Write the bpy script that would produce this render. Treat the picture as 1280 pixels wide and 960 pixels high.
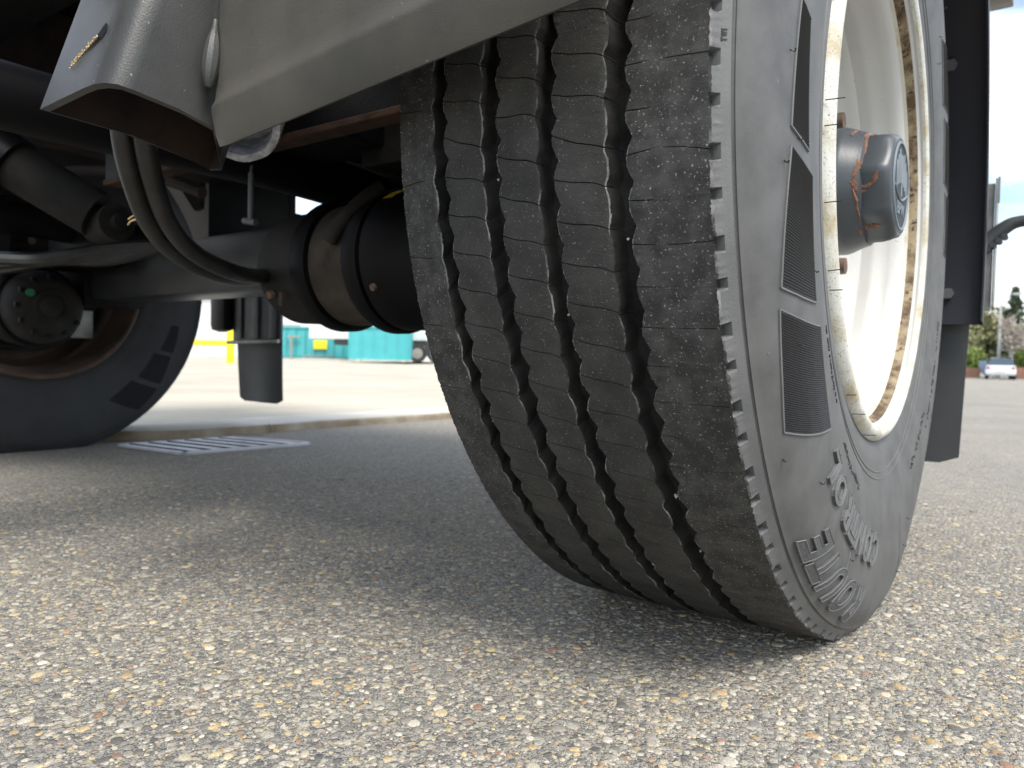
import bpy, bmesh, math, random
import numpy as np
from mathutils import Vector, Matrix, noise as mnoise
R_ = math.radians
rnd = random.Random(7)
sc = bpy.context.scene
for o in list(bpy.data.objects): bpy.data.objects.remove(o)

# ------------------------------------------------------------------ camera
cam_d = bpy.data.cameras.new('camera'); cam = bpy.data.objects.new('camera', cam_d)
sc.collection.objects.link(cam); sc.camera = cam
CAM = Vector((0.32207, -0.98893, 0.2958))
_r = Vector((0.80976242, 0.58642446, 0.01977814)); _u = Vector((-0.03425142, 0.01359221, 0.99932082)); _f = Vector((-0.58575734, 0.80988987, -0.03109232))
m = Matrix(((_r.x, _u.x, -_f.x), (_r.y, _u.y, -_f.y), (_r.z, _u.z, -_f.z))).to_4x4()
m.translation = CAM; cam.matrix_world = m
cam_d.sensor_width = 36; cam_d.lens = 938.93 / 1280 * 36
cam_d.clip_start = 0.02; cam_d.clip_end = 2000
cam_d.dof.use_dof = True; cam_d.dof.focus_distance = 0.60; cam_d.dof.aperture_fstop = 26.4 / 2.5

# ------------------------------------------------------------------ light
SUN_EL, SUN_AZ = R_(54), R_(122)      # azimuth of the sun, clockwise from +Y
w = bpy.data.worlds.new('World'); sc.world = w; w.use_nodes = True
nt = w.node_tree; nt.nodes.clear()
N = nt.nodes.new; L = nt.links.new
wo = N('ShaderNodeOutputWorld'); bg = N('ShaderNodeBackground'); sky = N('ShaderNodeTexSky')
sky.sky_type = 'NISHITA'; sky.sun_disc = False; sky.sun_elevation = SUN_EL; sky.sun_rotation = SUN_AZ
sky.air_density = 1.0; sky.dust_density = 1.5; sky.ozone_density = 1.0
tc = N('ShaderNodeTexCoord'); mp = N('ShaderNodeMapping'); mp.inputs['Scale'].default_value = (1, 1, 2.2)
mp.inputs['Location'].default_value = (3.1, 1.7, 0.4)
cn = N('ShaderNodeTexNoise'); cn.inputs['Scale'].default_value = 2.3; cn.inputs['Detail'].default_value = 6; cn.inputs['Roughness'].default_value = .55
cr = N('ShaderNodeValToRGB'); cr.color_ramp.elements[0].position = .44; cr.color_ramp.elements[1].position = .58
cn2 = N('ShaderNodeTexNoise'); cn2.inputs['Scale'].default_value = 4.0; cn2.inputs['Detail'].default_value = 5
cr2 = N('ShaderNodeValToRGB'); cr2.color_ramp.elements[0].color = (5.0, 5.5, 6.2, 1); cr2.color_ramp.elements[1].color = (8.6, 8.6, 8.6, 1)
cr2.color_ramp.elements[0].position = .3; cr2.color_ramp.elements[1].position = .62
mx = N('ShaderNodeMixRGB')
L(tc.outputs['Generated'], mp.inputs[0]); L(mp.outputs[0], cn.inputs['Vector']); L(mp.outputs[0], cn2.inputs['Vector'])
L(cn.outputs[0], cr.inputs[0]); L(cn2.outputs[0], cr2.inputs[0]); L(cr.outputs[0], mx.inputs[0]); L(sky.outputs[0], mx.inputs[1]); L(cr2.outputs[0], mx.inputs[2])
L(mx.outputs[0], bg.inputs[0]); bg.inputs[1].default_value = 0.135; L(bg.outputs[0], wo.inputs[0])
sd = bpy.data.lights.new('sun', 'SUN'); sd.energy = 2.0; sd.angle = R_(24); sd.color = (1, .95, .87)
sun = bpy.data.objects.new('sun', sd); sc.collection.objects.link(sun)
sdir = Vector((math.sin(SUN_AZ) * math.cos(SUN_EL), math.cos(SUN_AZ) * math.cos(SUN_EL), math.sin(SUN_EL)))
sun.rotation_euler = sdir.to_track_quat('Z', 'Y').to_euler()
vs = sc.view_settings; vs.view_transform = 'Standard'; vs.look = 'None'; vs.exposure = 1.08; vs.gamma = 1
vs.use_curve_mapping = False
sc.cycles.max_bounces = 8; sc.cycles.diffuse_bounces = 5

# ------------------------------------------------------------------ materials
def lin(h): return tuple(((int(h[i:i+2], 16) / 255) ** 2.2) for i in (0, 2, 4)) + (1,)
def mat(name, base, rough=.6, base2=None, nscale=8, ndetail=6, bump=0, bscale=60, metal=0, spec=.5, lo=.35, hi=.65, specks=None):
    """principled material: two colours mixed by noise, fine bump, optional specks (colour, scale, amount)"""
    m = bpy.data.materials.new(name); m.use_nodes = True; t = m.node_tree; b = t.nodes['Principled BSDF']
    n = t.nodes.new; l = t.links.new
    b.inputs['Roughness'].default_value = rough; b.inputs['Metallic'].default_value = metal; b.inputs['Specular IOR Level'].default_value = spec
    c4 = lambda c: tuple(c) + (1,) if len(c) == 3 else c
    co = n('ShaderNodeTexCoord'); out = None
    if base2 is not None:
        ns = n('ShaderNodeTexNoise'); ns.inputs['Scale'].default_value = nscale; ns.inputs['Detail'].default_value = ndetail; ns.inputs['Roughness'].default_value = .6
        rp = n('ShaderNodeValToRGB'); rp.color_ramp.elements[0].position = lo; rp.color_ramp.elements[1].position = hi
        rp.color_ramp.elements[0].color = c4(base); rp.color_ramp.elements[1].color = c4(base2)
        l(co.outputs['Object'], ns.inputs['Vector']); l(ns.outputs[0], rp.inputs[0]); out = rp.outputs[0]
    if specks:
        col, s, amt = specks
        ns = n('ShaderNodeTexNoise'); ns.inputs['Scale'].default_value = s; ns.inputs['Detail'].default_value = 3; ns.inputs['Roughness'].default_value = .7
        rp = n('ShaderNodeValToRGB'); rp.color_ramp.elements[0].position = amt; rp.color_ramp.elements[1].position = amt + .05
        rp.color_ramp.elements[0].color = (0, 0, 0, 1); rp.color_ramp.elements[1].color = (1, 1, 1, 1)
        mxx = n('ShaderNodeMixRGB'); l(co.outputs['Object'], ns.inputs['Vector']); l(ns.outputs[0], rp.inputs[0]); l(rp.outputs[0], mxx.inputs[0])
        if out: l(out, mxx.inputs[1])
        else: mxx.inputs[1].default_value = c4(base)
        mxx.inputs[2].default_value = c4(col); out = mxx.outputs[0]
    if out: l(out, b.inputs['Base Color'])
    else: b.inputs['Base Color'].default_value = c4(base)
    if bump:
        nb = n('ShaderNodeTexNoise'); nb.inputs['Scale'].default_value = bscale; nb.inputs['Detail'].default_value = 4; nb.inputs['Roughness'].default_value = .65
        bp = n('ShaderNodeBump'); bp.inputs['Strength'].default_value = 1; bp.inputs['Distance'].default_value = bump
        l(co.outputs['Object'], nb.inputs['Vector']); l(nb.outputs[0], bp.inputs['Height']); l(bp.outputs[0], b.inputs['Normal'])
    return m
M = {}
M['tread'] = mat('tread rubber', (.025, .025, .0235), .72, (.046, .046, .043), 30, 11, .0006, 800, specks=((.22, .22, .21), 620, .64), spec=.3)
M['shoulder'] = mat('worn shoulder rubber', (.026, .026, .025), .74, (.064, .064, .061), 60, 11, .00035, 900, specks=((.27, .27, .26), 520, .625), lo=.40, hi=.70, spec=.3)
M['edge'] = mat('worn rib edge', (.028, .028, .027), .7, (.22, .22, .21), 38, 9, .0004, 500, lo=.46, hi=.66, spec=.3)
M['groove'] = mat('groove rubber', (.008, .008, .008), .8, (.028, .027, .025), 25, 7, .0004, 500, spec=.2)  # near-black: the shade inside the grooves is put into the colour
M['groove2'] = mat('shoulder notch rubber', (.035, .036, .036), .7, (.06, .06, .058), 40, 6, spec=.2)  # darker than the buttress: shade of the notches put into the colour
M['sidewall'] = mat('sidewall rubber', (.068, .068, .066), .62, (.104, .104, .101), 24, 11, .00022, 1100, specks=((.20, .20, .19), 260, .72))
M['buttress'] = mat('buttress rubber', (.095, .098, .098), .6, (.135, .137, .135), 18, 8, .0003, 700)
M['panel'] = mat('ribbed panel rubber', (.022, .022, .024), .6)  # shading between the ridges painted in as a darker rubber
M['stipple'] = mat('stippled lettering rubber', (.050, .052, .052), .75, (.10, .10, .10), 500, 4, .0008, 700)
M['letter'] = mat('lettering rubber', (.095, .099, .10), .55, (.14, .143, .143), 60, 8, .0005, 900)
M['spew'] = mat('rubber hair', (.012, .012, .012), .5)
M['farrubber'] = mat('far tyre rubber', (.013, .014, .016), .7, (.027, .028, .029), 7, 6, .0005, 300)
M['farpanel'] = mat('far ribbed panel', (.010, .010, .0115), .7, spec=.25)  # darkened for ridge shading like the near panels
M['white'] = mat('rim paint', (.40, .40, .375), .42, (.52, .52, .50), 3.5, 7, .0002, 250, specks=((.36, .22, .09), 46, .70), lo=.3, hi=.6)
M['rustrim'] = mat('rusty rim edge', (.30, .24, .145), .75, (.085, .05, .022), 34, 12, .0006, 260, lo=.40, hi=.60, specks=((.04, .024, .014), 130, .57))
M['cream'] = mat('stained rim paint', (.56, .54, .46), .5, (.40, .30, .15), 30, 9, .0004, 260, lo=.5, hi=.75)
M['pit'] = mat('pitted rim flange', (.60, .60, .55), .55, (.42, .36, .23), 26, 11, .0006, 520, lo=.46, hi=.68, specks=((.22, .19, .13), 420, .60))
M['brownrim'] = mat('brown rusty rim', (.10, .062, .040), .7, (.045, .034, .028), 14, 8, .0008, 120)
M['hub'] = mat('hub cap paint', (.030, .038, .046), .36, (.055, .064, .072), 9, 7, .0001, 300, specks=((.33, .13, .06), 24, .70))
M['hubrust'] = mat('hub cap rust', (.26, .12, .065), .9, (.08, .055, .045), 120, 8, .001, 400)
M['emblem'] = mat('emblem grey', (.17, .20, .22), .6)
M['capface'] = mat('cap face', (.045, .055, .064), .8, (.065, .075, .085), 60, 5, spec=.15)
M['nut'] = mat('rusty wheel nut', (.17, .105, .07), .7, (.07, .05, .04), 60, 6, .0005, 300)
M['grey'] = mat('grey coated steel', (.054, .052, .045), .45, (.088, .082, .068), 9, 12, .0003, 700, spec=.4, specks=((.23, .23, .21), 170, .71))
M['post'] = mat('blue grey coated steel', (.044, .045, .044), .36, (.070, .071, .068), 9, 12, .0003, 600, spec=.38, specks=((.26, .26, .25), 150, .70), metal=.25)
M['rust'] = mat('brown rusted steel', (.042, .025, .019), .8, (.012, .010, .010), 12, 9, .0009, 160, lo=.4, hi=.62)
M['rustf'] = mat('rusty flange', (.060, .034, .024), .85, (.022, .014, .011), 20, 9, .0009, 160, spec=.2)
M['drum'] = mat('dusty brown drum', (.040, .034, .029), .8, (.064, .054, .045), 30, 10, .0006, 300, spec=.2)
M['alu'] = mat('cut aluminium', (.58, .60, .64), .38, (.22, .23, .26), 90, 8, .0010, 260, metal=.35)
M['dark'] = mat('dark chassis paint', (.004, .0045, .0055), .40, (.009, .009, .0095), 10, 8, .0005, 200, spec=.16)
M['darkdust'] = mat('dusty chassis paint', (.011, .011, .011), .7, (.026, .024, .021), 16, 9, .0006, 400, spec=.2)
M['beam'] = mat('axle beam paint', (.013, .014, .016), .34, (.024, .024, .024), 14, 9, .0005, 160, spec=.28)
M['black'] = mat('black plastic', (.004, .004, .005), .55, spec=.15)
M['hose'] = mat('rubber hose', (.010, .010, .011), .42, (.024, .023, .022), 30, 7, .0003, 300)
M['fender'] = mat('black mudguard plastic', (.006, .007, .012), .55, (.009, .010, .016), 6, 5, .0002, 400)
M['flap'] = mat('mud flap rubber', (.030, .034, .037), .6, (.045, .048, .050), 5, 8, .0004, 200)
M['zinc'] = mat('zinc plated steel', (.33, .33, .30), .45, (.22, .22, .19), 20, 8, .0003, 300, metal=.5)
M['zincd'] = mat('dull zinc plate', (.06, .065, .068), .5, (.10, .105, .105), 12, 8, .0004, 200)
M['yellow'] = mat('yellow label', (.62, .42, .02), .5)
M['green'] = mat('green plastic plug', (.015, .16, .08), .5)
M['straw'] = mat('dry straw', (.55, .42, .20), .8)
M['concrete'] = mat('kerb concrete', (.46, .44, .39), .85, (.56, .54, .49), 5, 9, .002, 130)
M['kerbdirt'] = mat('dirty kerb face', (.20, .15, .09), .9, (.36, .32, .25), 7, 9, .003, 90)  # browner and darker than the kerb top
M['bars'] = mat('galvanised grate', (.72, .73, .78), .5, (.60, .61, .66), 14, 7, .0004, 200)
M['dirt'] = mat('grate pit dirt', (.03, .028, .02), .95, (.015, .015, .01), 30, 6)  # dirt colour taken near black to paint the shade in the grate gaps

# ------------------------------------------------------------------ mesh helpers
def finish(name, verts, faces, material, parent=None, smooth=35, mats=None, mi=None):
    me = bpy.data.meshes.new(name); me.from_pydata([tuple(v) for v in verts], [], faces)
    ml = mats or [material]
    for x in ml: me.materials.append(x)
    if mi is not None: me.polygons.foreach_set('material_index', mi)
    me.validate(); me.update()
    if smooth:
        me.shade_smooth(); me.set_sharp_from_angle(angle=R_(smooth))
    o = bpy.data.objects.new(name, me); sc.collection.objects.link(o)
    if parent: o.parent = parent
    return o
def tag(o, label=None, cat=None, group=None, kind=None):
    for k, v in (('label', label), ('category', cat), ('group', group), ('kind', kind)):
        if v: o[k] = v
    return o
def empty(name, loc=(0, 0, 0), parent=None):
    o = bpy.data.objects.new(name, None); o.location = loc; o.empty_display_size = .1; sc.collection.objects.link(o)
    if parent: o.parent = parent
    return o
class MB:
    def __init__(s): s.v = []; s.f = []
    def add(s, v, f):
        n = len(s.v); s.v += [Vector(a) for a in v]; s.f += [tuple(i + n for i in q) for q in f]; return s
    def box(s, a, b, rot=None, org=None, bev=0):
        (x0, y0, z0), (x1, y1, z1) = a, b
        x0, x1 = min(x0, x1), max(x0, x1); y0, y1 = min(y0, y1), max(y0, y1); z0, z1 = min(z0, z1), max(z0, z1)
        bm = bmesh.new(); bmesh.ops.create_cube(bm, size=1)
        for q in bm.verts: q.co = Vector((x0 + (q.co.x + .5) * (x1 - x0), y0 + (q.co.y + .5) * (y1 - y0), z0 + (q.co.z + .5) * (z1 - z0)))
        if bev: bmesh.ops.bevel(bm, geom=bm.edges[:], offset=bev, segments=2, affect='EDGES', profile=.6)
        vs_ = [q.co.copy() for q in bm.verts]
        if rot is not None:
            o_ = Vector(org) if org else Vector(((x0 + x1) / 2, (y0 + y1) / 2, (z0 + z1) / 2))
            vs_ = [rot @ (q - o_) + o_ for q in vs_]
        bm.verts.index_update(); fs = [[q.index for q in f.verts] for f in bm.faces]; bm.free()
        return s.add(vs_, fs)
    def frame(s, a, b):
        d = (Vector(b) - Vector(a)).normalized(); h = Vector((0, 0, 1)) if abs(d.z) < .9 else Vector((1, 0, 0))
        u = d.cross(h).normalized(); return d, u, d.cross(u)
    def cyl(s, a, b, r, r2=None, n=24, caps=True):
        r2 = r if r2 is None else r2; d, u, v = s.frame(a, b); a = Vector(a); b = Vector(b)
        vv = [a + (u * math.cos(t) + v * math.sin(t)) * r for t in [2 * math.pi * i / n for i in range(n)]]
        vv += [b + (u * math.cos(t) + v * math.sin(t)) * r2 for t in [2 * math.pi * i / n for i in range(n)]]
        ff = [(i, (i + 1) % n, n + (i + 1) % n, n + i) for i in range(n)]
        if caps: ff += [tuple(range(n))[::-1], tuple(range(n, 2 * n))]
        return s.add(vv, ff)
    def tube(s, pts, r, n=14, caps=True, sub=6):
        P = [Vector(p) for p in pts]
        if sub > 1 and len(P) > 2:
            Q = []
            for i in range(len(P) - 1):
                p0 = P[max(i - 1, 0)]; p1 = P[i]; p2 = P[i + 1]; p3 = P[min(i + 2, len(P) - 1)]
                for k in range(sub):
                    t = k / sub
                    Q.append(.5 * ((2 * p1) + (p2 - p0) * t + (2 * p0 - 5 * p1 + 4 * p2 - p3) * t * t + (3 * p1 - p0 - 3 * p2 + p3) * t ** 3))
            Q.append(P[-1]); P = Q
        vv = []; up = None
        for i, p in enumerate(P):
            d = (P[min(i + 1, len(P) - 1)] - P[max(i - 1, 0)]).normalized()
            if up is None: up = d.orthogonal().normalized()
            up = (up - d * up.dot(d)).normalized(); v = d.cross(up)
            rr = r(i / (len(P) - 1)) if callable(r) else r
            vv += [p + (up * math.cos(t) + v * math.sin(t)) * rr for t in [2 * math.pi * k / n for k in range(n)]]
        ff = []
        for i in range(len(P) - 1):
            for k in range(n): ff.append((i * n + k, i * n + (k + 1) % n, (i + 1) * n + (k + 1) % n, (i + 1) * n + k))
        if caps: ff += [tuple(range(n))[::-1], tuple(range((len(P) - 1) * n, len(P) * n))]
        return s.add(vv, ff)
    def lathe(s, prof, n=48, org=(0, 0, 0), a0=0, a1=360, flip=False):
        """profile of (x, r) turned about the X axis"""
        full = abs(a1 - a0) >= 360; k = n if full else n + 1; o_ = Vector(org); vv = []
        for i in range(k):
            t = R_(a0 + (a1 - a0) * i / n)
            for x, r in prof: vv.append(o_ + Vector((x, -r * math.cos(t), r * math.sin(t))))
        m_ = len(prof); ff = []
        for i in range(n):
            j = (i + 1) % k
            for q in range(m_ - 1):
                f = (i * m_ + q, i * m_ + q + 1, j * m_ + q + 1, j * m_ + q); ff.append(f[::-1] if flip else f)
        return s.add(vv, ff)
    def prism(s, poly, ext, axis='y'):
        """poly in the plane across axis, extruded from ext[0] to ext[1]"""
        def p3(a, b, c): return {'y': (a, c, b), 'x': (c, a, b), 'z': (a, b, c)}[axis]
        n = len(poly); vv = [p3(a, b, ext[0]) for a, b in poly] + [p3(a, b, ext[1]) for a, b in poly]
        ff = [tuple(range(n))[::-1], tuple(range(n, 2 * n))] + [(i, (i + 1) % n, n + (i + 1) % n, n + i) for i in range(n)]
        return s.add(vv, ff)
    def obj(s, name, material, parent=None, smooth=35, fixn=True):
        o = finish(name, s.v, s.f, material, parent, smooth)
        if fixn:
            bm = bmesh.new(); bm.from_mesh(o.data); bmesh.ops.recalc_face_normals(bm, faces=bm.faces[:]); bm.to_mesh(o.data); bm.free()
            if smooth: o.data.set_sharp_from_angle(angle=R_(smooth))
        return o

# ------------------------------------------------------------------ GROUND
def voro_asphalt(name, bright=1.0, far=False):
    m = bpy.data.materials.new(name); m.use_nodes = True; t = m.node_tree; b = t.nodes['Principled BSDF']; n = t.nodes.new; l = t.links.new
    b.inputs['Roughness'].default_value = .85; b.inputs['Specular IOR Level'].default_value = .3
    co = n('ShaderNodeTexCoord'); 
    ns0 = n('ShaderNodeTexNoise'); ns0.inputs['Scale'].default_value = 140; ns0.inputs['Detail'].default_value = 2
    mv = n('ShaderNodeMixRGB'); mv.blend_type = 'ADD'; mv.inputs[0].default_value = .006
    l(co.outputs['Object'], ns0.inputs['Vector']); l(co.outputs['Object'], mv.inputs[1]); l(ns0.outputs['Color'], mv.inputs[2])
    cols = []
    for sc_, thr in ((120, .30), (300, .34)):
        v1 = n('ShaderNodeTexVoronoi'); v1.inputs['Scale'].default_value = sc_; v1.inputs['Randomness'].default_value = 1
        l(mv.outputs[0], v1.inputs['Vector'])
        sep = n('ShaderNodeSeparateColor'); l(v1.outputs['Color'], sep.inputs[0])
        rp = n('ShaderNodeValToRGB'); rp.color_ramp.interpolation = 'CONSTANT'; e = rp.color_ramp.elements
        pal = [(0, (.15, .15, .15)), (.14, (.19, .19, .19)), (.34, (.29, .285, .27)), (.55, (.36, .345, .31)), (.72, (.44, .40, .32)), (.86, (.41, .34, .22)), (.94, (.33, .24, .17)), (.965, (.52, .50, .46))]
        e[0].position = 0; e[0].color = pal[0][1] + (1,); e[1].position = pal[1][0]; e[1].color = pal[1][1] + (1,)
        for p_, c_ in pal[2:]:
            q = e.new(p_); q.color = c_ + (1,)
        l(sep.outputs[0], rp.inputs[0])
        ms = n('ShaderNodeValToRGB'); ms.color_ramp.elements[0].position = thr; ms.color_ramp.elements[1].position = thr + .22
        ms.color_ramp.elements[0].color = (1, 1, 1, 1); ms.color_ramp.elements[1].color = (0, 0, 0, 1)
        l(v1.outputs['Distance'], ms.inputs[0]); cols.append((rp, ms, v1))
    binder = n('ShaderNodeTexNoise'); binder.inputs['Scale'].default_value = 620; binder.inputs['Detail'].default_value = 3
    l(co.outputs['Object'], binder.inputs['Vector'])
    rb = n('ShaderNodeValToRGB'); rb.color_ramp.elements[0].position = .42; rb.color_ramp.elements[1].position = .62
    rb.color_ramp.elements[0].color = (.085, .085, .086, 1); rb.color_ramp.elements[1].color = (.40, .395, .375, 1); l(binder.outputs[0], rb.inputs[0])
    m1 = n('ShaderNodeMixRGB'); l(cols[1][1].outputs[0], m1.inputs[0]); l(rb.outputs[0], m1.inputs[1]); l(cols[1][0].outputs[0], m1.inputs[2])
    m2 = n('ShaderNodeMixRGB'); l(cols[0][1].outputs[0], m2.inputs[0]); l(m1.outputs[0], m2.inputs[1]); l(cols[0][0].outputs[0], m2.inputs[2])
    # large worn patches
    big = n('ShaderNodeTexNoise'); big.inputs['Scale'].default_value = 1.3; big.inputs['Detail'].default_value = 5
    l(co.outputs['Object'], big.inputs['Vector'])
    rg = n('ShaderNodeValToRGB'); rg.color_ramp.elements[0].position = .3; rg.color_ramp.elements[1].position = .7
    rg.color_ramp.elements[0].color = (.88 * bright, .86 * bright, .82 * bright, 1); rg.color_ramp.elements[1].color = (1.12 * bright, 1.07 * bright, .97 * bright, 1); l(big.outputs[0], rg.inputs[0])
    m3 = n('ShaderNodeMixRGB'); m3.blend_type = 'MULTIPLY'; m3.inputs[0].default_value = 1; l(m2.outputs[0], m3.inputs[1]); l(rg.outputs[0], m3.inputs[2])
    st = n('ShaderNodeTexNoise'); st.inputs['Scale'].default_value = 3.7; st.inputs['Detail'].default_value = 7; st.inputs['Roughness'].default_value = .7
    l(co.outputs['Object'], st.inputs['Vector']); sr_ = n('ShaderNodeValToRGB'); sr_.color_ramp.elements[0].position = .60; sr_.color_ramp.elements[1].position = .72
    sr_.color_ramp.elements[0].color = (1, 1, 1, 1); sr_.color_ramp.elements[1].color = (.78, .77, .76, 1); l(st.outputs[0], sr_.inputs[0])
    m4 = n('ShaderNodeMixRGB'); m4.blend_type = 'MULTIPLY'; m4.inputs[0].default_value = 1; l(m3.outputs[0], m4.inputs[1]); l(sr_.outputs[0], m4.inputs[2]); m3 = m4
    l(m3.outputs[0], b.inputs['Base Color'])
    ad = n('ShaderNodeMath'); ad.operation = 'ADD'; l(cols[0][1].outputs[0], ad.inputs[0]); l(binder.outputs[0], ad.inputs[1])
    bp = n('ShaderNodeBump'); bp.inputs['Strength'].default_value = .9; bp.inputs['Distance'].default_value = .0024
    l(ad.outputs[0], bp.inputs['Height']); l(bp.outputs[0], b.inputs['Normal'])
    return m
M['asphalt'] = voro_asphalt('exposed aggregate asphalt')
M['lot'] = mat('pale worn concrete lot', (.34, .305, .24), .9, (.48, .44, .35), .8, 9, .002, 60, lo=.3, hi=.7, specks=((.28, .27, .25), 25, .62))
M['pave'] = mat('pale pavement', (.40, .39, .36), .9, (.50, .48, .43), 2.5, 10, .002, 90, specks=((.30, .29, .27), 60, .6))

def zg(x, y):        # the street falls gently away to the rear
    s = min(max((y - 9) / 22, 0), 1); s = s * s * (3 - 2 * s)
    k = min(max((x + 16) / 10, 0), 1); k = k * k * (3 - 2 * k)
    return -.33 * s * k
def axis_pts(lo, hi, fine):
    a = [-c for c in fine[::-1] if -c > lo] + [0] + [c for c in fine if c < hi]
    return [lo] + a + [hi]
fine = [.3, .6, 1, 1.5, 2, 3, 4, 6, 8, 10, 12, 14, 16, 18, 20, 23, 26, 30, 36, 44, 60, 90, 150]
xs_ = axis_pts(-700, 400, fine); ys_ = axis_pts(-60, 900, fine)
vv = [(x, y, zg(x, y)) for x in xs_ for y in ys_]; ny = len(ys_)
ff = [(i * ny + j, (i + 1) * ny + j, (i + 1) * ny + j + 1, i * ny + j + 1) for i in range(len(xs_) - 1) for j in range(ny - 1)]
tag(finish('ground', vv, ff, M['asphalt']), kind='structure')

# kerb line (front face), then kerb stones one by one
KP = [(-2.60, -6.0), (-2.56, -1.0), (-2.53, -.05), (-2.46, .14), (-2.27, .24), (-2.14, .40), (-2.115, .60), (-2.13, 1.1), (-2.12, 1.8), (-2.16, 2.8), (-2.35, 5), (-2.9, 9), (-4.0, 15), (-6.5, 20), (-12, 23), (-30, 25)]
KH = .035
def resample(P, step):
    P = [Vector(p) for p in P]; out = [P[0]]; acc = 0
    for a, b in zip(P, P[1:]):
        d = (b - a).length; t = step - acc
        while t < d: out.append(a + (b - a) * t / d); t += step
        acc = d - (t - step)
    return out
# curved line via catmull
def smooth2(P, k=8):
    Q = []
    for i in range(len(P) - 1):
        p0, p1, p2, p3 = [Vector(P[min(max(j, 0), len(P) - 1)]) for j in (i - 1, i, i + 1, i + 2)]
        for q in range(k):
            t = q / k; Q.append(.5 * (2 * p1 + (p2 - p0) * t + (2 * p0 - 5 * p1 + 4 * p2 - p3) * t * t + (3 * p1 - p0 - 3 * p2 + p3) * t ** 3))
    return Q + [Vector(P[-1])]
KL = resample(smooth2(KP), .10)
def left(i):
    d = (KL[min(i + 1, len(KL) - 1)] - KL[max(i - 1, 0)]).normalized(); return Vector((-d.y, d.x))
# pavement sheet behind the kerb
pv = []; pf = []
W = [.2, 1.5, 6, 25, 80, 300]
idx = [i for i in range(0, len(KL), 4)]
lotpts = []
for i in idx:
    p = KL[i]; lf = left(i)
    q = p + lf * .26
    lotpts.append(q)
# outer boundary: fan far to the left
bound = [(x, y) for x, y in [(-600, -60)] + [(-600, 800)]]
poly = [(q.x, q.y) for q in lotpts]
n0 = len(poly)
for k, (x, y) in enumerate(poly): pv.append((x, y, KH - .004 + zg(x, y)))
for k, (x, y) in enumerate(poly):       # matching far row
    a = k / (n0 - 1); fy = -60 + a * 860; pv.append((-600, fy, KH + .02))
for fr in (.02, .08, .3): pass
rows = [0, .004, .012, .03, .07, .15, .4, 1]
pv = []; 
for k, (x, y) in enumerate(poly):
    a = k / (n0 - 1); fx, fy = -600, -60 + (a ** 2.2) * 1000
    for r in rows:
        X = x + (fx - x) * r; Y = y + (fy - y) * r; pv.append((X, Y, KH - .004 + zg(X, Y)))
nr = len(rows); pf = [(k * nr + j, (k + 1) * nr + j, (k + 1) * nr + j + 1, k * nr + j + 1) for k in range(n0 - 1) for j in range(nr - 1)]
tag(finish('lot', pv, pf, M['lot']), kind='structure')
kroot = empty('kerb', (-2.3, 1, 0)); tag(kroot, kind='structure'); kroot.location = (0, 0, 0)
per = 10
for s_ in range(0, len(KL) - 1, per):
    e_ = min(s_ + per, len(KL) - 1)
    if KL[s_].y > 8 and s_ + per < len(KL): pass
    v = []; f = []; prof = [(0, -.05), (0, KH - .012), (.004, KH - .004), (.012, KH), (.27, KH + .002), (.272, -.05)]
    pts = list(range(s_, e_ + 1)); dz = rnd.uniform(-.0015, .0015)
    for q, i in enumerate(pts):
        g = .004 if q == 0 else (-.004 if q == len(pts) - 1 else 0)
        d = (KL[min(i + 1, len(KL) - 1)] - KL[max(i - 1, 0)]).normalized(); lf = left(i)
        for a, z in prof:
            p = KL[i] + d * g + lf * (a + (rnd.uniform(-.002, .002) if z > 0 else 0)); v.append((p.x, p.y, z + dz + zg(p.x, p.y)))
    k = len(prof)
    for q in range(len(pts) - 1):
        for j in range(k - 1): f.append((q * k + j, q * k + j + 1, (q + 1) * k + j + 1, (q + 1) * k + j))
    f += [tuple(range(k)), tuple(range((len(pts) - 1) * k, len(pts) * k))[::-1]]
    mi = []
    for q in range(len(pts) - 1): mi += [1, 1, 0, 0, 0]
    mi += [0, 0]
    o = finish('kerb_stone', v, f, None, kroot, 30, [M['concrete'], M['kerbdirt']], mi)

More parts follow.
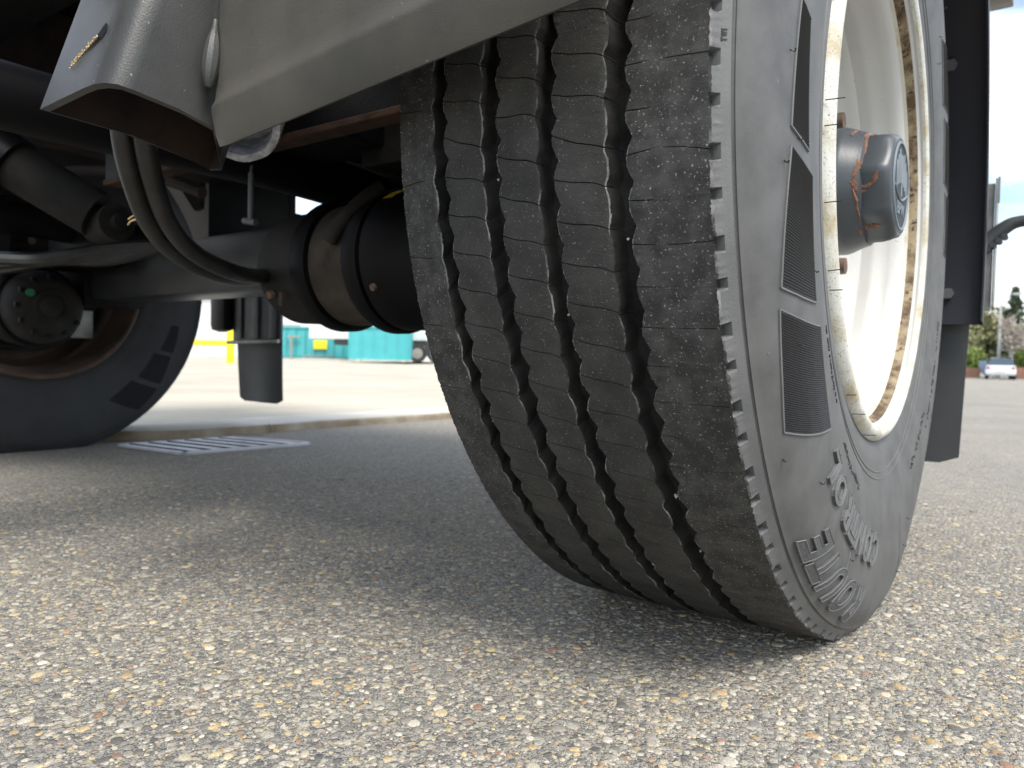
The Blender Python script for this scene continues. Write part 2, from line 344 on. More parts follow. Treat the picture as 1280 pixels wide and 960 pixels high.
# pebbles of the exposed aggregate, real geometry near the camera
def pebbles():
    rs = np.random.RandomState(3)
    X = []; 
    def band(r0, r1, dens):
        area = math.pi * (r1 * r1 - r0 * r0) * .5; nn = int(area * dens)
        r = np.sqrt(rs.uniform(r0 * r0, r1 * r1, nn)); a = rs.uniform(-1.35, 1.0, nn)   # around view direction
        yaw = math.atan2(-0.58576, 0.80989)
        ang = yaw + a; X.append(np.stack([CAM.x + r * np.sin(ang), CAM.y + r * np.cos(ang), r], -1))
    band(.30, .7, 24000); band(.7, 1.2, 19000); band(1.2, 1.9, 9000)
    P = np.concatenate(X); P = P[(P[:, 0] > -2.0)]
    n = len(P); ring = 7
    size = np.clip(rs.lognormal(math.log(.00205), .48, n), .0014, .0075); asp = rs.uniform(.6, .98, n); rot = rs.uniform(0, math.pi, n)
    top = np.clip(size * rs.uniform(.10, .28, n), .0003, .0013)
    th = np.arange(ring) / ring * 2 * math.pi
    jit = rs.uniform(.86, 1.12, (n, ring))
    lx = np.cos(th)[None] * jit * size[:, None]; ly = np.sin(th)[None] * jit * (size * asp)[:, None]
    ca, sa = np.cos(rot)[:, None], np.sin(rot)[:, None]
    def ringv(k, z): return np.stack([P[:, :1] + (lx * ca - ly * sa) * k, P[:, 1:2] + (lx * sa + ly * ca) * k, np.broadcast_to(z[:, None], (n, ring))], -1)
    tilt = rs.uniform(-.12, .12, (n, 1))
    r0 = ringv(1.0, np.full(n, -.0010)); r1 = ringv(.86, top * .72); r2 = ringv(.52, top)
    r1[..., 2] += lx * tilt * .5; r2[..., 2] += lx * tilt * .4
    V = np.concatenate([r0, r1, r2], 1).reshape(-1, 3)
    vpn = 3 * ring; F4 = []; 
    i = np.arange(ring); j = (i + 1) % ring
    q = np.concatenate([np.stack([i, j, j + ring, i + ring], -1), np.stack([i + ring, j + ring, j + 2 * ring, i + 2 * ring], -1)])
    nq = len(q); base = (np.arange(n) * vpn)[:, None, None]
    Q = (q[None] + base).reshape(n, -1); T = (np.arange(ring) + 2 * ring)[None] + (np.arange(n) * vpn)[:, None]
    loops = np.concatenate([Q, T], 1).reshape(-1)
    tot = np.tile(np.array([4] * nq + [ring]), n); start = np.concatenate([[0], np.cumsum(tot)[:-1]])
    me = bpy.data.meshes.new('pebbles'); me.vertices.add(len(V)); me.vertices.foreach_set('co', V.astype(np.float32).ravel())
    me.loops.add(len(loops)); me.loops.foreach_set('vertex_index', loops.astype(np.int32))
    me.polygons.add(len(tot)); me.polygons.foreach_set('loop_start', start.astype(np.int32)); me.polygons.foreach_set('loop_total', tot.astype(np.int32))
    pal = np.array([(.12, .12, .122), (.20, .20, .198), (.30, .295, .28), (.38, .37, .34), (.45, .425, .36), (.48, .42, .29), (.44, .35, .21), (.34, .23, .15), (.27, .17, .13), (.50, .485, .45)])
    pr = np.array([.12, .17, .20, .17, .14, .08, .055, .02, .015, .055]); pr /= pr.sum()
    c = pal[rs.choice(len(pal), n, p=pr)] * rs.uniform(.82, 1.15, (n, 1)) * np.array([1.05, 1.0, .90])
    at = me.attributes.new('stone', 'FLOAT_COLOR', 'POINT')
    C4 = np.ones((n, vpn, 4), np.float32); C4[..., :3] = c[:, None]; at.data.foreach_set('color', C4.ravel())
    me.update(calc_edges=True)
    me.polygons.foreach_set('use_smooth', np.ones(len(tot), bool))
    mm = mat('pebble stone', (.3, .3, .3), .75, bump=.0004, bscale=900); t = mm.node_tree; a = t.nodes.new('ShaderNodeAttribute'); a.attribute_name = 'stone'
    ns = t.nodes.new('ShaderNodeTexNoise'); ns.inputs['Scale'].default_value = 700; ns.inputs['Detail'].default_value = 3
    rp = t.nodes.new('ShaderNodeValToRGB'); rp.color_ramp.elements[0].color = (.7, .7, .7, 1); rp.color_ramp.elements[1].color = (1.15, 1.15, 1.15, 1); rp.color_ramp.elements[0].position = .35; rp.color_ramp.elements[1].position = .65
    co = t.nodes.new('ShaderNodeTexCoord'); mu = t.nodes.new('ShaderNodeMixRGB'); mu.blend_type = 'MULTIPLY'; mu.inputs[0].default_value = 1
    t.links.new(co.outputs['Object'], ns.inputs['Vector']); t.links.new(ns.outputs[0], rp.inputs[0]); t.links.new(a.outputs['Color'], mu.inputs[1]); t.links.new(rp.outputs[0], mu.inputs[2])
    t.links.new(mu.outputs[0], t.nodes['Principled BSDF'].inputs['Base Color'])
    me.materials.append(mm)
    o = bpy.data.objects.new('pebbles', me); sc.collection.objects.link(o)
    tag(o, 'rounded grey, cream and ochre pebbles set in the asphalt surface', 'pebbles', kind='stuff')
pebbles()

# drain grate in the road beside the kerb
A, B, C_ = Vector((-2.07, .20, 0)), Vector((-1.74, .225, 0)), Vector((-1.69, .66, 0)); D_ = Vector((-2.03, .60, 0))
gr = empty('drain_grate', (-1.88, .42, 0)); tag(gr, 'pale metal drain grate set in the road at the foot of the kerb', 'drain grate')
go = gr.location
mb = MB(); 
def quadslab(mb, P, z0, z1):
    v = [(p.x - go.x, p.y - go.y, z0) for p in P] + [(p.x - go.x, p.y - go.y, z1) for p in P]
    mb.add(v, [(3, 2, 1, 0), (4, 5, 6, 7)] + [(i, (i + 1) % 4, 4 + (i + 1) % 4, 4 + i) for i in range(4)])
quadslab(mb, [A, B, C_, D_], .002, .004); mb.obj('grate_pit', M['dirt'], gr)  # dark slab on the road, painted as the shaded pit
mb = MB(); k = .03
for P, Q, R2, S in ((A, B, B.lerp(C_, k), A.lerp(D_, k)), (A.lerp(D_, 1 - k), B.lerp(C_, 1 - k), C_, D_), (A, A.lerp(B, k), D_.lerp(C_, k), D_), (A.lerp(B, 1 - k), B, C_, D_.lerp(C_, 1 - k))):
    quadslab(mb, [P, Q, R2, S], .0, .009)
mb.obj('grate_frame', M['bars'], gr)
for i in range(6):
    t0 = .075 + i * .147; t1 = t0 + .085; mb = MB()
    quadslab(mb, [A.lerp(D_, t0).lerp(B.lerp(C_, t0), k), A.lerp(D_, t0).lerp(B.lerp(C_, t0), 1 - k), A.lerp(D_, t1).lerp(B.lerp(C_, t1), 1 - k), A.lerp(D_, t1).lerp(B.lerp(C_, t1), k)], .001, .010)
    fo_ = mb.obj('bar', M['bars'], gr, smooth=0); fo_.data.materials.append(M['dirt']); fo_.data.polygons.foreach_set('material_index', [0 if p_.normal.z > .5 else 1 for p_ in fo_.data.polygons])  # bar sides painted dark as shade in the gaps, tops left pale

# ------------------------------------------------------------------ TRAILER
HUBZ = .51
tr = empty('trailer', (0, 0, 0)); tag(tr, 'parked trailer seen from below beside its worn road tyre, white rim and black mudguard', 'trailer')
PR = [(.136, .525), (.1373, .5235), (.139, .520), (.141, .5175), (.1435, .515), (.1460, .5125), (.1464, .5105), (.1478, .5098), (.1484, .5108), (.1492, .5085), (.152, .504), (.1575, .4955), (.1605, .488), (.1635, .475), (.1665, .455), (.1675, .43), (.167, .405), (.1655, .385), (.1635, .368), (.1605, .350), (.1572, .335), (.1566, .327), (.1558, .322), (.153, .309), (.149, .300), (.140, .296)]
_r_ = [p[1] for p in PR][::-1]; _x_ = [p[0] for p in PR][::-1]
def sidex(r): return float(np.interp(r, _r_, _x_))
NP = 110; PITCH = 360 / NP
def crown(u): return .525 + .0028 * (1 - (u / .136) ** 2)
def build_tyre(parent, hires=True):
    cols = []      # (u, r, kind, groove edge info)
    G = [(-.0975, -.0843), (-.0464, -.0305), (.0053, .0205), (.0625, .0800)]
    def rib(u0, u1, n, kind):
        ts = [i / n for i in range(n + 1)]
        if hires:
            if kind > 0: ts.append(.0007 / (u1 - u0))
            if kind < 4: ts.append(1 - .0011 / (u1 - u0))
        for t in sorted(ts): cols.append(('rib', u0 + (u1 - u0) * t, kind))
    us = [-.136] + [g for p in G for g in p] + [.136]
    for k in range(5):
        a, b = us[2 * k], us[2 * k + 1]
        if k == 0: a += .0
        rib(a, b, 7 if hires else 2, k)
        if k < 4:
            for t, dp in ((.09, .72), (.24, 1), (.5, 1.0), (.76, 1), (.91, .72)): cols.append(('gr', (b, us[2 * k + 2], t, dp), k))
    ncol = len(cols); T = [0, .014, .028, .045] + list(np.linspace(.07, .97, 19 if hires else 4)) if hires else list(np.linspace(0, .8, 5))
    rows = NP * len(T); nT = len(T)
    ph = np.array([T[i % nT] for i in range(rows)]); pit = np.array([i // nT for i in range(rows)])
    rs_j = np.random.RandomState(12)
    def warp(u):      # sipes lean in each rib, each rib offset against the next (in pitches)
        k = int(np.searchsorted([-.0909, -.0385, .0129, .0712], u))
        if k == 0: return -2.0 * (u + .115) - .30
        if k == 4: return -1.5 * (u - .12) - .47
        lo_, hi_ = [(0, 0), (-.0843, -.0464), (-.0305, .0053), (.0205, .0625)][k]; m_ = (u - lo_) / (hi_ - lo_)
        return -8.6 * u + (0, .084, .815, .48)[k] - .03 * math.sin(2 * math.pi * m_)
    jit_ = rs_j.normal(0, .035, NP); jr = jit_[pit] * (1 - ph) + jit_[(pit + 1) % NP] * ph
    amp = 1 + .22 * rs_j.normal(0, 1, NP)[pit]
    zl = -.0014 * amp * np.cos(2 * math.pi * ph) - .0004 * np.cos(4 * math.pi * ph)
    zr = .0026 * (.5 + .5 * amp) * (1 - 2 * np.abs(np.sin(math.pi * (ph - .42)))) - .0003
    V = np.zeros((rows, 0, 3)); out = []
    rs = np.random.RandomState(5)
    knd = []
    for kind, a, k in cols:
        if kind == 'rib':
            u = a; edge = None; ub = np.full(rows, u)
            isedge = any(abs(u - e) < 1e-6 for e in us[1:-1])
            for e_, (e, zz) in enumerate(zip(us[1:-1], [zl, zr] * 4)):
                if min(abs(u - us[2 * k]), abs(u - us[2 * k + 1])) <= abs(u - e) + 1e-9 or True:
                    same = (e == us[2 * k] or e == us[2 * k + 1])
                    if same: ub = ub + zz * math.exp(-abs(u - e) / .005)
            if isedge: ub = ub + rs.normal(0, .00022, rows)
            if abs(abs(u) - .136) < 1e-6: ub = ub + rs.normal(0, .0004, rows)
            r = np.full(rows, crown(u)) + rs.normal(0, .00008, rows)
            if isedge: r = r - .0006 + rs.normal(0, .0002, rows)
            if hires:
                sip = (np.abs(ph - .014) < .001)
                dep = 0
                if k in (1, 2, 3): r = r - sip * .0042
                if k == 4 and us[-2] - 1e-6 <= u < .0885: r = r - sip * .003
                if k == 4 and u > .108: r = r - (sip & (pit % 2 == 0)) * .0013
                if k == 0 and u < -.112: r = r - (sip & (pit % 2 == 0)) * .0020
            wv = warp(u)
        else:
            u0, u1, t, dp = a; u = u0 + (u1 - u0) * t
            ub = np.full(rows, u) + (zl * (1 - t) + zr * t)
            wob = .0006 * np.sin(2 * math.pi * (ph * 1 + .25)) if t in (.30, .70) else 0
            ub = ub + wob
            r = np.full(rows, crown(u) - .0140 * dp) + rs.normal(0, .00025, rows)
            wv = warp(u0) * (1 - t) + warp(u1) * t
        th = R_(PITCH) * (pit + ph + wv + jr * math.cos(u * 60))
        out.append(np.stack([ub, -r * np.cos(th), r * np.sin(th)], -1))
    # sidewalls
    def side(sgn):
        res = []
        for q, (x, r) in enumerate(PR[1:]):
            rr = np.full(rows, r); xx = np.full(rows, x)
            wv = warp(sgn * .136)
            if hires and q in (0, 1, 2):
                s2_ = (pit + ph) % 2; big = (s2_ > 1.76) | (s2_ < .12); small = (s2_ > .89) & (s2_ < 1.13)
                mk = (big | small) & (q < 2)
                rr = rr - mk * .0034; xx = xx - mk * .0040
            if q < 2 and hires: xx = xx + rs.normal(0, .0003, rows)
            th = R_(PITCH) * (pit + ph + wv)
            res.append(np.stack([sgn * xx, -rr * np.cos(th), rr * np.sin(th)], -1))
        return res
    sl = side(-1)[::-1]; sr = side(1)
    allc = sl + out + sr; V = np.stack(allc, 1)     # rows, ncols, 3
    dimple_rows = None
    # flatten on the ground, with a bulge just above it
    Z = V[..., 2]; g = -HUBZ
    low = np.clip((-.40 - Z) / .11, 0, 1) ** 2
    V[..., 0] += np.sign(V[..., 0]) * low * .006 * (np.abs(V[..., 0]) > .1)
    dz = np.maximum(g + .0005 - Z, 0); V[..., 2] = Z + dz
    nc = V.shape[1]; idx = np.arange(rows * nc).reshape(rows, nc)
    a = idx; b = np.roll(idx, -1, 0)
    q = np.stack([a[:, :-1], a[:, 1:], b[:, 1:], b[:, :-1]], -1).reshape(-1, 4)
    ns = len(sl); mcol = []
    for j in range(nc - 1):
        if j < ns: mcol.append(3 if j > ns - 6 else 2)
        elif j >= ns + ncol - 1: mcol.append(3 if j < ns + ncol + 4 else 2)
        else:
            c0, c1 = cols[j - ns], cols[j - ns + 1]
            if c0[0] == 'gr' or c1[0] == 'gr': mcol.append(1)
            elif hires and abs(c1[1] - c0[1]) < .0012: mcol.append(5)
            else: mcol.append(4 if c0[2] in (0, 4) else 0)
    mi = np.tile(np.array(mcol, np.int32), (rows, 1))
    if hires:
        s2_ = (pit + ph) % 2; mk = (s2_ > 1.76) | (s2_ < .12) | ((s2_ > .89) & (s2_ < 1.13)); mk2 = mk & np.roll(mk, -1); j0 = ns + ncol
        mi[:, j0 - 1] = 5
        for jj in (j0 - 1, j0): mi[mk2, jj] = 6
    mi = mi.reshape(-1)
    me = bpy.data.meshes.new('tyre'); me.vertices.add(rows * nc); me.vertices.foreach_set('co', V.astype(np.float32).ravel())
    me.loops.add(q.size); me.loops.foreach_set('vertex_index', q.astype(np.int32).ravel())
    me.polygons.add(len(q)); me.polygons.foreach_set('loop_start', np.arange(0, q.size, 4, dtype=np.int32)); me.polygons.foreach_set('loop_total', np.full(len(q), 4, np.int32))
    ml = [M['tread'], M['groove'], M['sidewall'], M['buttress'], M['shoulder'], M['edge'], M['groove2']] if hires else [M['farrubber']] * 7
    for x in ml: me.materials.append(x)
    me.polygons.foreach_set('material_index', mi); me.update(calc_edges=True); me.validate()
    me.shade_smooth(); me.set_sharp_from_angle(angle=R_(32))
    o = bpy.data.objects.new('tyre', me); sc.collection.objects.link(o); o.parent = parent
    return o
def spol(a, r, off=0., sgn=1):      # point on the sidewall at angle a (deg, 0 = front, + = up) and radius r
    x = sidex(r) + off; low = min(max((-.40 - r * math.sin(R_(a))) / .11, 0), 1) ** 2
    x += low * .006
    return Vector((sgn * x, -r * math.cos(R_(a)), max(r * math.sin(R_(a)), -HUBZ + .001)))
def panel(parent, corners, nrib, pm, fm, sgn=1):
    """corners (angle, r): inner-top, outer-top, outer-bottom, inner-bottom; fine radial ribs inside a raised frame"""
    (a0, r0), (a1, r1), (a2, r2), (a3, r3) = corners
    P = lambda s, t: ((a0 + (a1 - a0) * s) * (1 - t) + (a3 + (a2 - a3) * s) * t, (r0 + (r1 - r0) * s) * (1 - t) + (r3 + (r2 - r3) * s) * t)
    mb = MB(); S = 9
    for k in range(nrib):
        t0, tm, t1 = k / nrib, (k + .32) / nrib, (k + .64) / nrib
        base = len(mb.v); v = []; f = []
        for i in range(S + 1):
            s = i / S
            for t, h in ((t0, .0), (tm, .0009), (t1, .0)):
                a, r = P(s, t); v.append(spol(a, r, h + .0007, sgn))
            a, r = P(s, (k + 1) / nrib); v.append(spol(a, r, .0006, sgn))
        for i in range(S):
            for j in range(3): f.append((i * 4 + j, i * 4 + j + 1, (i + 1) * 4 + j + 1, (i + 1) * 4 + j))
        mb.add(v, f)
    o = mb.obj('ribbed_panel', pm, parent, smooth=0, fixn=False)
    mb = MB(); E = [(0, 0), (1, 0), (1, 1), (0, 1), (0, 0)]
    for (s0, t0), (s1, t1) in zip(E, E[1:]):
        pts = [spol(*P(s0 + (s1 - s0) * i / 16, t0 + (t1 - t0) * i / 16), .0004, sgn) for i in range(17)]
        mb.tube(pts, .0012, 5, sub=1)
    mb.obj('panel_frame', fm, parent, smooth=60)
PANELS = [[(5.5, .414), (6.0, .4385), (-6.0, .452), (-7.6, .409)], [(-10.2, .3975), (-7.7, .4525), (-19.5, .477), (-23.9, .405)], [(-27.3, .397), (-21.3, .481), (-32.4, .4925), (-40.7, .409)]]
def near_wheel():
    wh = empty('wheel', (0, 0, HUBZ), tr)
    build_tyre(wh)
    for rot in (0, 178):
        for c, n in zip(PANELS, (40, 46, 50)): panel(wh, [(a + rot, r) for a, r in c], n, M['panel'], M['buttress'])
    # raised lettering, read clockwise with the tops outward
    def text_mesh(ch, fill):
        cu = bpy.data.curves.new('t', 'FONT'); cu.body = ch; cu.size = 1; cu.resolution_u = 4; cu.offset = .03
        if fill: cu.extrude = .5
        else: cu.fill_mode = 'NONE'; cu.bevel_depth = .001
        to = bpy.data.objects.new('t', cu); sc.collection.objects.link(to)
        dg = bpy.context.evaluated_depsgraph_get(); me = bpy.data.meshes.new_from_object(to.evaluated_get(dg)); bpy.data.objects.remove(to); bpy.data.curves.remove(cu); return me
    def ring_text(s, angs, r0, r1, face, h=.0026, outline=True, lean=0):
        for ch, (ea, eb) in zip(s, angs):
            me = text_mesh(ch, True)
            bm = bmesh.new(); bm.from_mesh(me); bmesh.ops.remove_doubles(bm, verts=bm.verts[:], dist=1e-4); bmesh.ops.triangulate(bm, faces=bm.faces[:])
            for _ in range(2): bmesh.ops.subdivide_edges(bm, edges=[e for e in bm.edges if e.calc_length() > .22 and abs(e.verts[0].co.z - e.verts[1].co.z) < .1], cuts=1)
            bmesh.ops.triangulate(bm, faces=bm.faces[:])
            xs = [v.co.x for v in bm.verts]; ys = [v.co.y for v in bm.verts]; x0, x1, y0, y1 = min(xs), max(xs), min(ys), max(ys)
            mp_ = lambda q, off: spol(ea + (eb - ea) * (q.x - x0) / (x1 - x0) - lean * (1 - (q.y - y0) / (y1 - y0)), r0 + (r1 - r0) * (q.y - y0) / (y1 - y0), off)
            mb = MB(); bm.verts.index_update(); mb.add([mp_(v.co, h if v.co.z > 0 else -.0005) for v in bm.verts], [[q.index for q in f.verts] for f in bm.faces])
            lo_ = mb.obj('letter', face, wh, smooth=25)
            if outline:      # raised bead round the letter, from the edges where its top face ends
                ol = MB()
                for e in bm.edges:
                    if e.verts[0].co.z > 0 and e.verts[1].co.z > 0 and any(abs(f.normal.z) < .5 for f in e.link_faces):
                        a, b = mp_(e.verts[0].co, h), mp_(e.verts[1].co, h)
                        if (a - b).length > 1e-5: ol.cyl(a, b, .00062, n=5, caps=False)
                ol.obj('letter_edge', M['buttress'], wh, smooth=60)
            bm.free(); bpy.data.meshes.remove(me)
    ring_text('ROUTE', [(-69.4, -65.2), (-64.2, -59.6), (-58.7, -54.5), (-53.7, -49.6), (-49.0, -45.2)], .4655, .5045, M['stipple'], lean=4.2)
    ring_text('CONTROL', [(-76.6, -72.6), (-71.2, -67), (-65.4, -61.6), (-60.9, -57.0), (-56.2, -52.2), (-51, -46.5), (-45.5, -42.2)], .405, .4415, M['letter'], lean=2.6)
    ring_text('TWI', [(-.75, -.5), (-.4, -.05), (.05, .12)], .5150, .5178, M['panel'], .0008, False)
    # illegible small moulded characters: short strokes
    mb = MB()
    def strokes(a0, a1, r, n, h):
        for i in range(n):
            a = a0 + (a1 - a0) * (i + rnd.uniform(-.2, .2)) / n
            if rnd.random() < .12: continue
            for _ in range(rnd.choice((1, 2, 2))):
                da, dr = rnd.uniform(-.12, .12), rnd.uniform(-h, h)
                p = spol(a, r + dr, .0004); q = spol(a + rnd.choice((0, .5, .3)), r + dr + rnd.choice((h, .3 * h, -h)), .0004)
                mb.cyl(p, q, .0006, n=5)
    strokes(-30, -43, .365, 26, .0025); strokes(-50, -64, .374, 28, .003); strokes(20, 34, .37, 24, .0025)
    strokes(200, 228, .41, 30, .004); strokes(226, 246, .385, 26, .003)
    tag(mb.obj('moulded_marks', M['panel'], wh, smooth=0), kind='stuff')
    # mould vent hairs and radial mould lines
    mb = MB()
    for a, r, l_ in [(0.5, .455, .004), (-9, .463, .004), (-6.7, .435, .003), (-20.5, .397, .003), (-26, .452, .003), (-43, .455, .003), (-35, .497, .003), (-47, .40, .002), (-62, .452, .004), (-50, .48, .003)] + [(rnd.uniform(90, 300), rnd.uniform(.36, .5), .004) for _ in range(14)]:
        p = spol(a, r, 0); mb.tube([p, p + Vector((l_ * .7, rnd.uniform(-1, 1) * l_ * .5, -l_ * .5)), p + Vector((l_ * 1.1, rnd.uniform(-1, 1) * l_ * .9, -l_ * .2))], .0006, 5, sub=2)
    for a, l_ in ((3, .016), (-1.2, .011), (-13.5, .015), (-25, .010), (-28.5, .011), (-53, .009), (-60, .012), (-72, .012)):
        r = .303; p = Vector((.153, -r * math.cos(R_(a)), r * math.sin(R_(a)))); mb.tube([p, p + Vector((l_, .001, rnd.uniform(-.001, .001)))], .0005, 5, sub=1)
    tag(mb.obj('rubber_hair', M['spew'], wh, smooth=0), kind='stuff')
    mb = MB()
    for a in (-24.5, -62, -100, -140, 170, 130, 30):
        pts = [spol(a + .4 * k, .497 - .018 * k, .0001) for k in range(2)] if a == -24.5 else [spol(a, .50 - .012 * k, .0001) for k in range(9)]
        mb.tube(pts, .0005, 5, sub=1)
    for k in range(2):
        mb.tube([spol(a, .345 - .008 * k, .0002) for a in range(0, 361, 4)], .0008, 5, sub=1)
    tag(mb.obj('mould_line', M['buttress'], wh, smooth=60), kind='stuff')
    # rim: flange, rusty bead ledge, stepped barrel, disc
    fl = MB().lathe([(.144, .297), (.1505, .3015), (.1535, .3005), (.1585, .296), (.1600, .292), (.1595, .2875), (.1570, .2845), (.1530, .2835)], 160); 
    fo = fl.obj('rim_flange', M['pit'], wh)
    MB().lathe([(.1530, .2835), (.150, .2840), (.1465, .2805)], 160).obj('rim_lip_face', M['white'], wh)
    MB().lathe([(.1465, .2805), (.1440, .2788), (.1375, .2770), (.1355, .2760)], 160).obj('rim_bead_ledge', M['rustrim'], wh)
    MB().lathe([(.1355, .2760), (.1310, .2740)], 160).obj('rim_gutter', M['cream'], wh)
    MB().lathe([(.1310, .2740), (.1285, .2700), (.122, .2655), (.112, .2635), (.100, .2620), (.096, .2585), (.088, .2575), (.076, .2560), (.072, .2515), (.064, .2490), (.052, .2420), (.042, .2280), (.034, .205), (.028, .190), (.026, .17), (.026, .14), (.029, .115), (.034, .105), (.034, .02)], 160).obj('rim', M['white'], wh)
    MB().lathe([(.144, .297), (.10, .285), (.05, .272), (-.05, .272), (-.10, .285), (-.145, .297), (-.155, .302), (-.16, .294), (-.155, .285), (-.12, .276), (-.05, .262), (.02, .262), (.02, .2)], 96).obj('rim_barrel', M['brownrim'], wh)
    for k in range(10):
        a = 133 + 36 * k; y, z = -.1675 * math.cos(R_(a)), .1675 * math.sin(R_(a)); mb = MB()
        mb.cyl((.026, y, z), (.031, y, z), .021, n=20); mb.cyl((.031, y, z), (.052, y, z), .0165, n=6); mb.cyl((.052, y, z), (.076, y, z), .0125, .0115, n=14)
        mb.obj('wheel_nut', M['nut'], wh, 30)
    # hub cap: round drum, cone, eight sided nut with an emblem on its end
    hub = MB(); hub.lathe([(.030, .076), (.108, .076), (.113, .0745), (.126, .0690), (.134, .0665), (.138, .058)], 72); hub.obj('hub_drum', M['hub'], wh, 40)
    v = []; f = []; n8 = 8; seg = 9; prof8 = [(.128, .063, .0), (.133, .0665, .0), (.152, .0660, .0), (.158, .0650, .15), (.1635, .0625, .5), (.1660, .0585, .9), (.1665, .054, 1.0)]
    K = n8 * seg
    for x, r, rd in prof8:
        for i in range(K):
            t = 360 * i / K + 9; u = ((t - 9) % 45) - 22.5; oct_ = math.cos(R_(22.5)) / math.cos(R_(u)); rr = r * (oct_ ** 1.0 * (1 - rd) + .965 * rd)
            v.append((x, -rr * math.cos(R_(t)), rr * math.sin(R_(t))))
    for j in range(len(prof8) - 1):
        for i in range(K): f.append((j * K + i, j * K + (i + 1) % K, (j + 1) * K + (i + 1) % K, (j + 1) * K + i))
    o = MB(); o.add(v, f); o.obj('hub_cap', M['hub'], wh, 50)
    MB().lathe([(.1664, .0545), (.1662, .030), (.1662, .0)], 48).obj('cap_face', M['capface'], wh, 0)
    e = MB(); xf = .1668
    def ring(r, w_): e.lathe([(xf - .001, r - w_), (xf + .0012, r - w_ * .6), (xf + .0012, r + w_ * .6), (xf - .001, r + w_)], 64)
    ring(.050, .0018)
    # crest strokes: stylised bird wings above, three letters below
    def st(pts, r=.0013): e.tube([(xf, p[0], p[1]) for p in pts], r, 6, sub=3)
    for k, h in enumerate((.036, .040, .032, .024)):
        for sg in (-1, 1):
            y = sg * (.005 + .0085 * k); st([(y, .004 - .003 * k), (y + sg * .002, h * .6), (y + sg * .001, h)], .0015)
    st([(-.040, -.004), (-.02, -.012), (0, -.016), (.02, -.012), (.040, -.004)], .0014); st([(0, .036), (0, -.012)], .0016)
    e.obj('emblem', M['emblem'], wh, 40)
    cu = bpy.data.curves.new('t', 'FONT'); cu.body = 'BPW'; cu.size = .021; cu.extrude = .0008; cu.align_x = 'CENTER'; cu.resolution_u = 3
    to = bpy.data.objects.new('t', cu); sc.collection.objects.link(to); dg = bpy.context.evaluated_depsgraph_get(); me = bpy.data.meshes.new_from_object(to.evaluated_get(dg))
    tl = MB(); tl.add([(xf + v.co.z, v.co.x, v.co.y - .034) for v in me.vertices], [list(p.vertices) for p in me.polygons]); bpy.data.objects.remove(to); bpy.data.meshes.remove(me)
    tl.obj('emblem_letters', M['emblem'], wh, 0)
    # rust runs on the hub cap
    ru = MB()
    def patch(pts, w_, off=.0006):
        w_ *= 1.9
        # a ragged strip lying on the cap surface, points as (x, angle)
        Q = []; 
        for i in range(len(pts) - 1):
            for k in range(6): t = k / 6; Q.append((pts[i][0] * (1 - t) + pts[i + 1][0] * t, pts[i][1] * (1 - t) + pts[i + 1][1] * t))
        Q.append(pts[-1]); v = []
        def sr(x, t):
            if x < .108: return .076
            if x < .1335: return np.interp(x, [.108, .113, .126, .1335], [.076, .0745, .0690, .0668])
            u = ((t - 9) % 45) - 22.5; return .0665 * (math.cos(R_(22.5)) / math.cos(R_(u)))
        for i, (x, t) in enumerate(Q):
            j = max(i - 1, 0); k = min(i + 1, len(Q) - 1); dx = Q[k][0] - Q[j][0]; dt = (Q[k][1] - Q[j][1]) * .0012; ln = math.hypot(dx, dt) or 1
            nx, ntt = -dt / ln, dx / ln / .0012; ww = w_ * rnd.uniform(.45, 1.2)
            for s in (-1, 0, 1):
                X = x + nx * ww * s; Tt = t + ntt * ww * s; r = sr(X, Tt) + off + (.0004 if s == 0 else -.0004)
                v.append((X, -r * math.cos(R_(Tt)), r * math.sin(R_(Tt))))
        ru.add(v, [(i * 3 + s, i * 3 + s + 1, i * 3 + 4 + s, i * 3 + 3 + s) for i in range(len(Q) - 1) for s in (0, 1)])
    patch([(.137, 75), (.1355, 50), (.1345, 30), (.133, 14), (.130, 4), (.127, -4)], .0016)
    patch([(.128, -3), (.134, -8), (.142, -9), (.149, -4), (.152, 6)], .0017); patch([(.127, -5), (.134, -13), (.142, -13)], .0010)
    patch([(.128, -10), (.132, -22), (.133, -36), (.133, -46)], .0008); patch([(.131, -58), (.138, -55), (.146, -54), (.150, -57)], .0030); patch([(.122, 66), (.120, 50)], .0010)
    patch([(.037, 80), (.036, 20), (.036, -30), (.040, -75)], .0016); patch([(.140, 56), (.145, 54)], .0018)
    tag(ru.obj('rust_streak', M['hubrust'], wh, 50, fixn=False), kind='stuff')
    return wh
near_wheel()
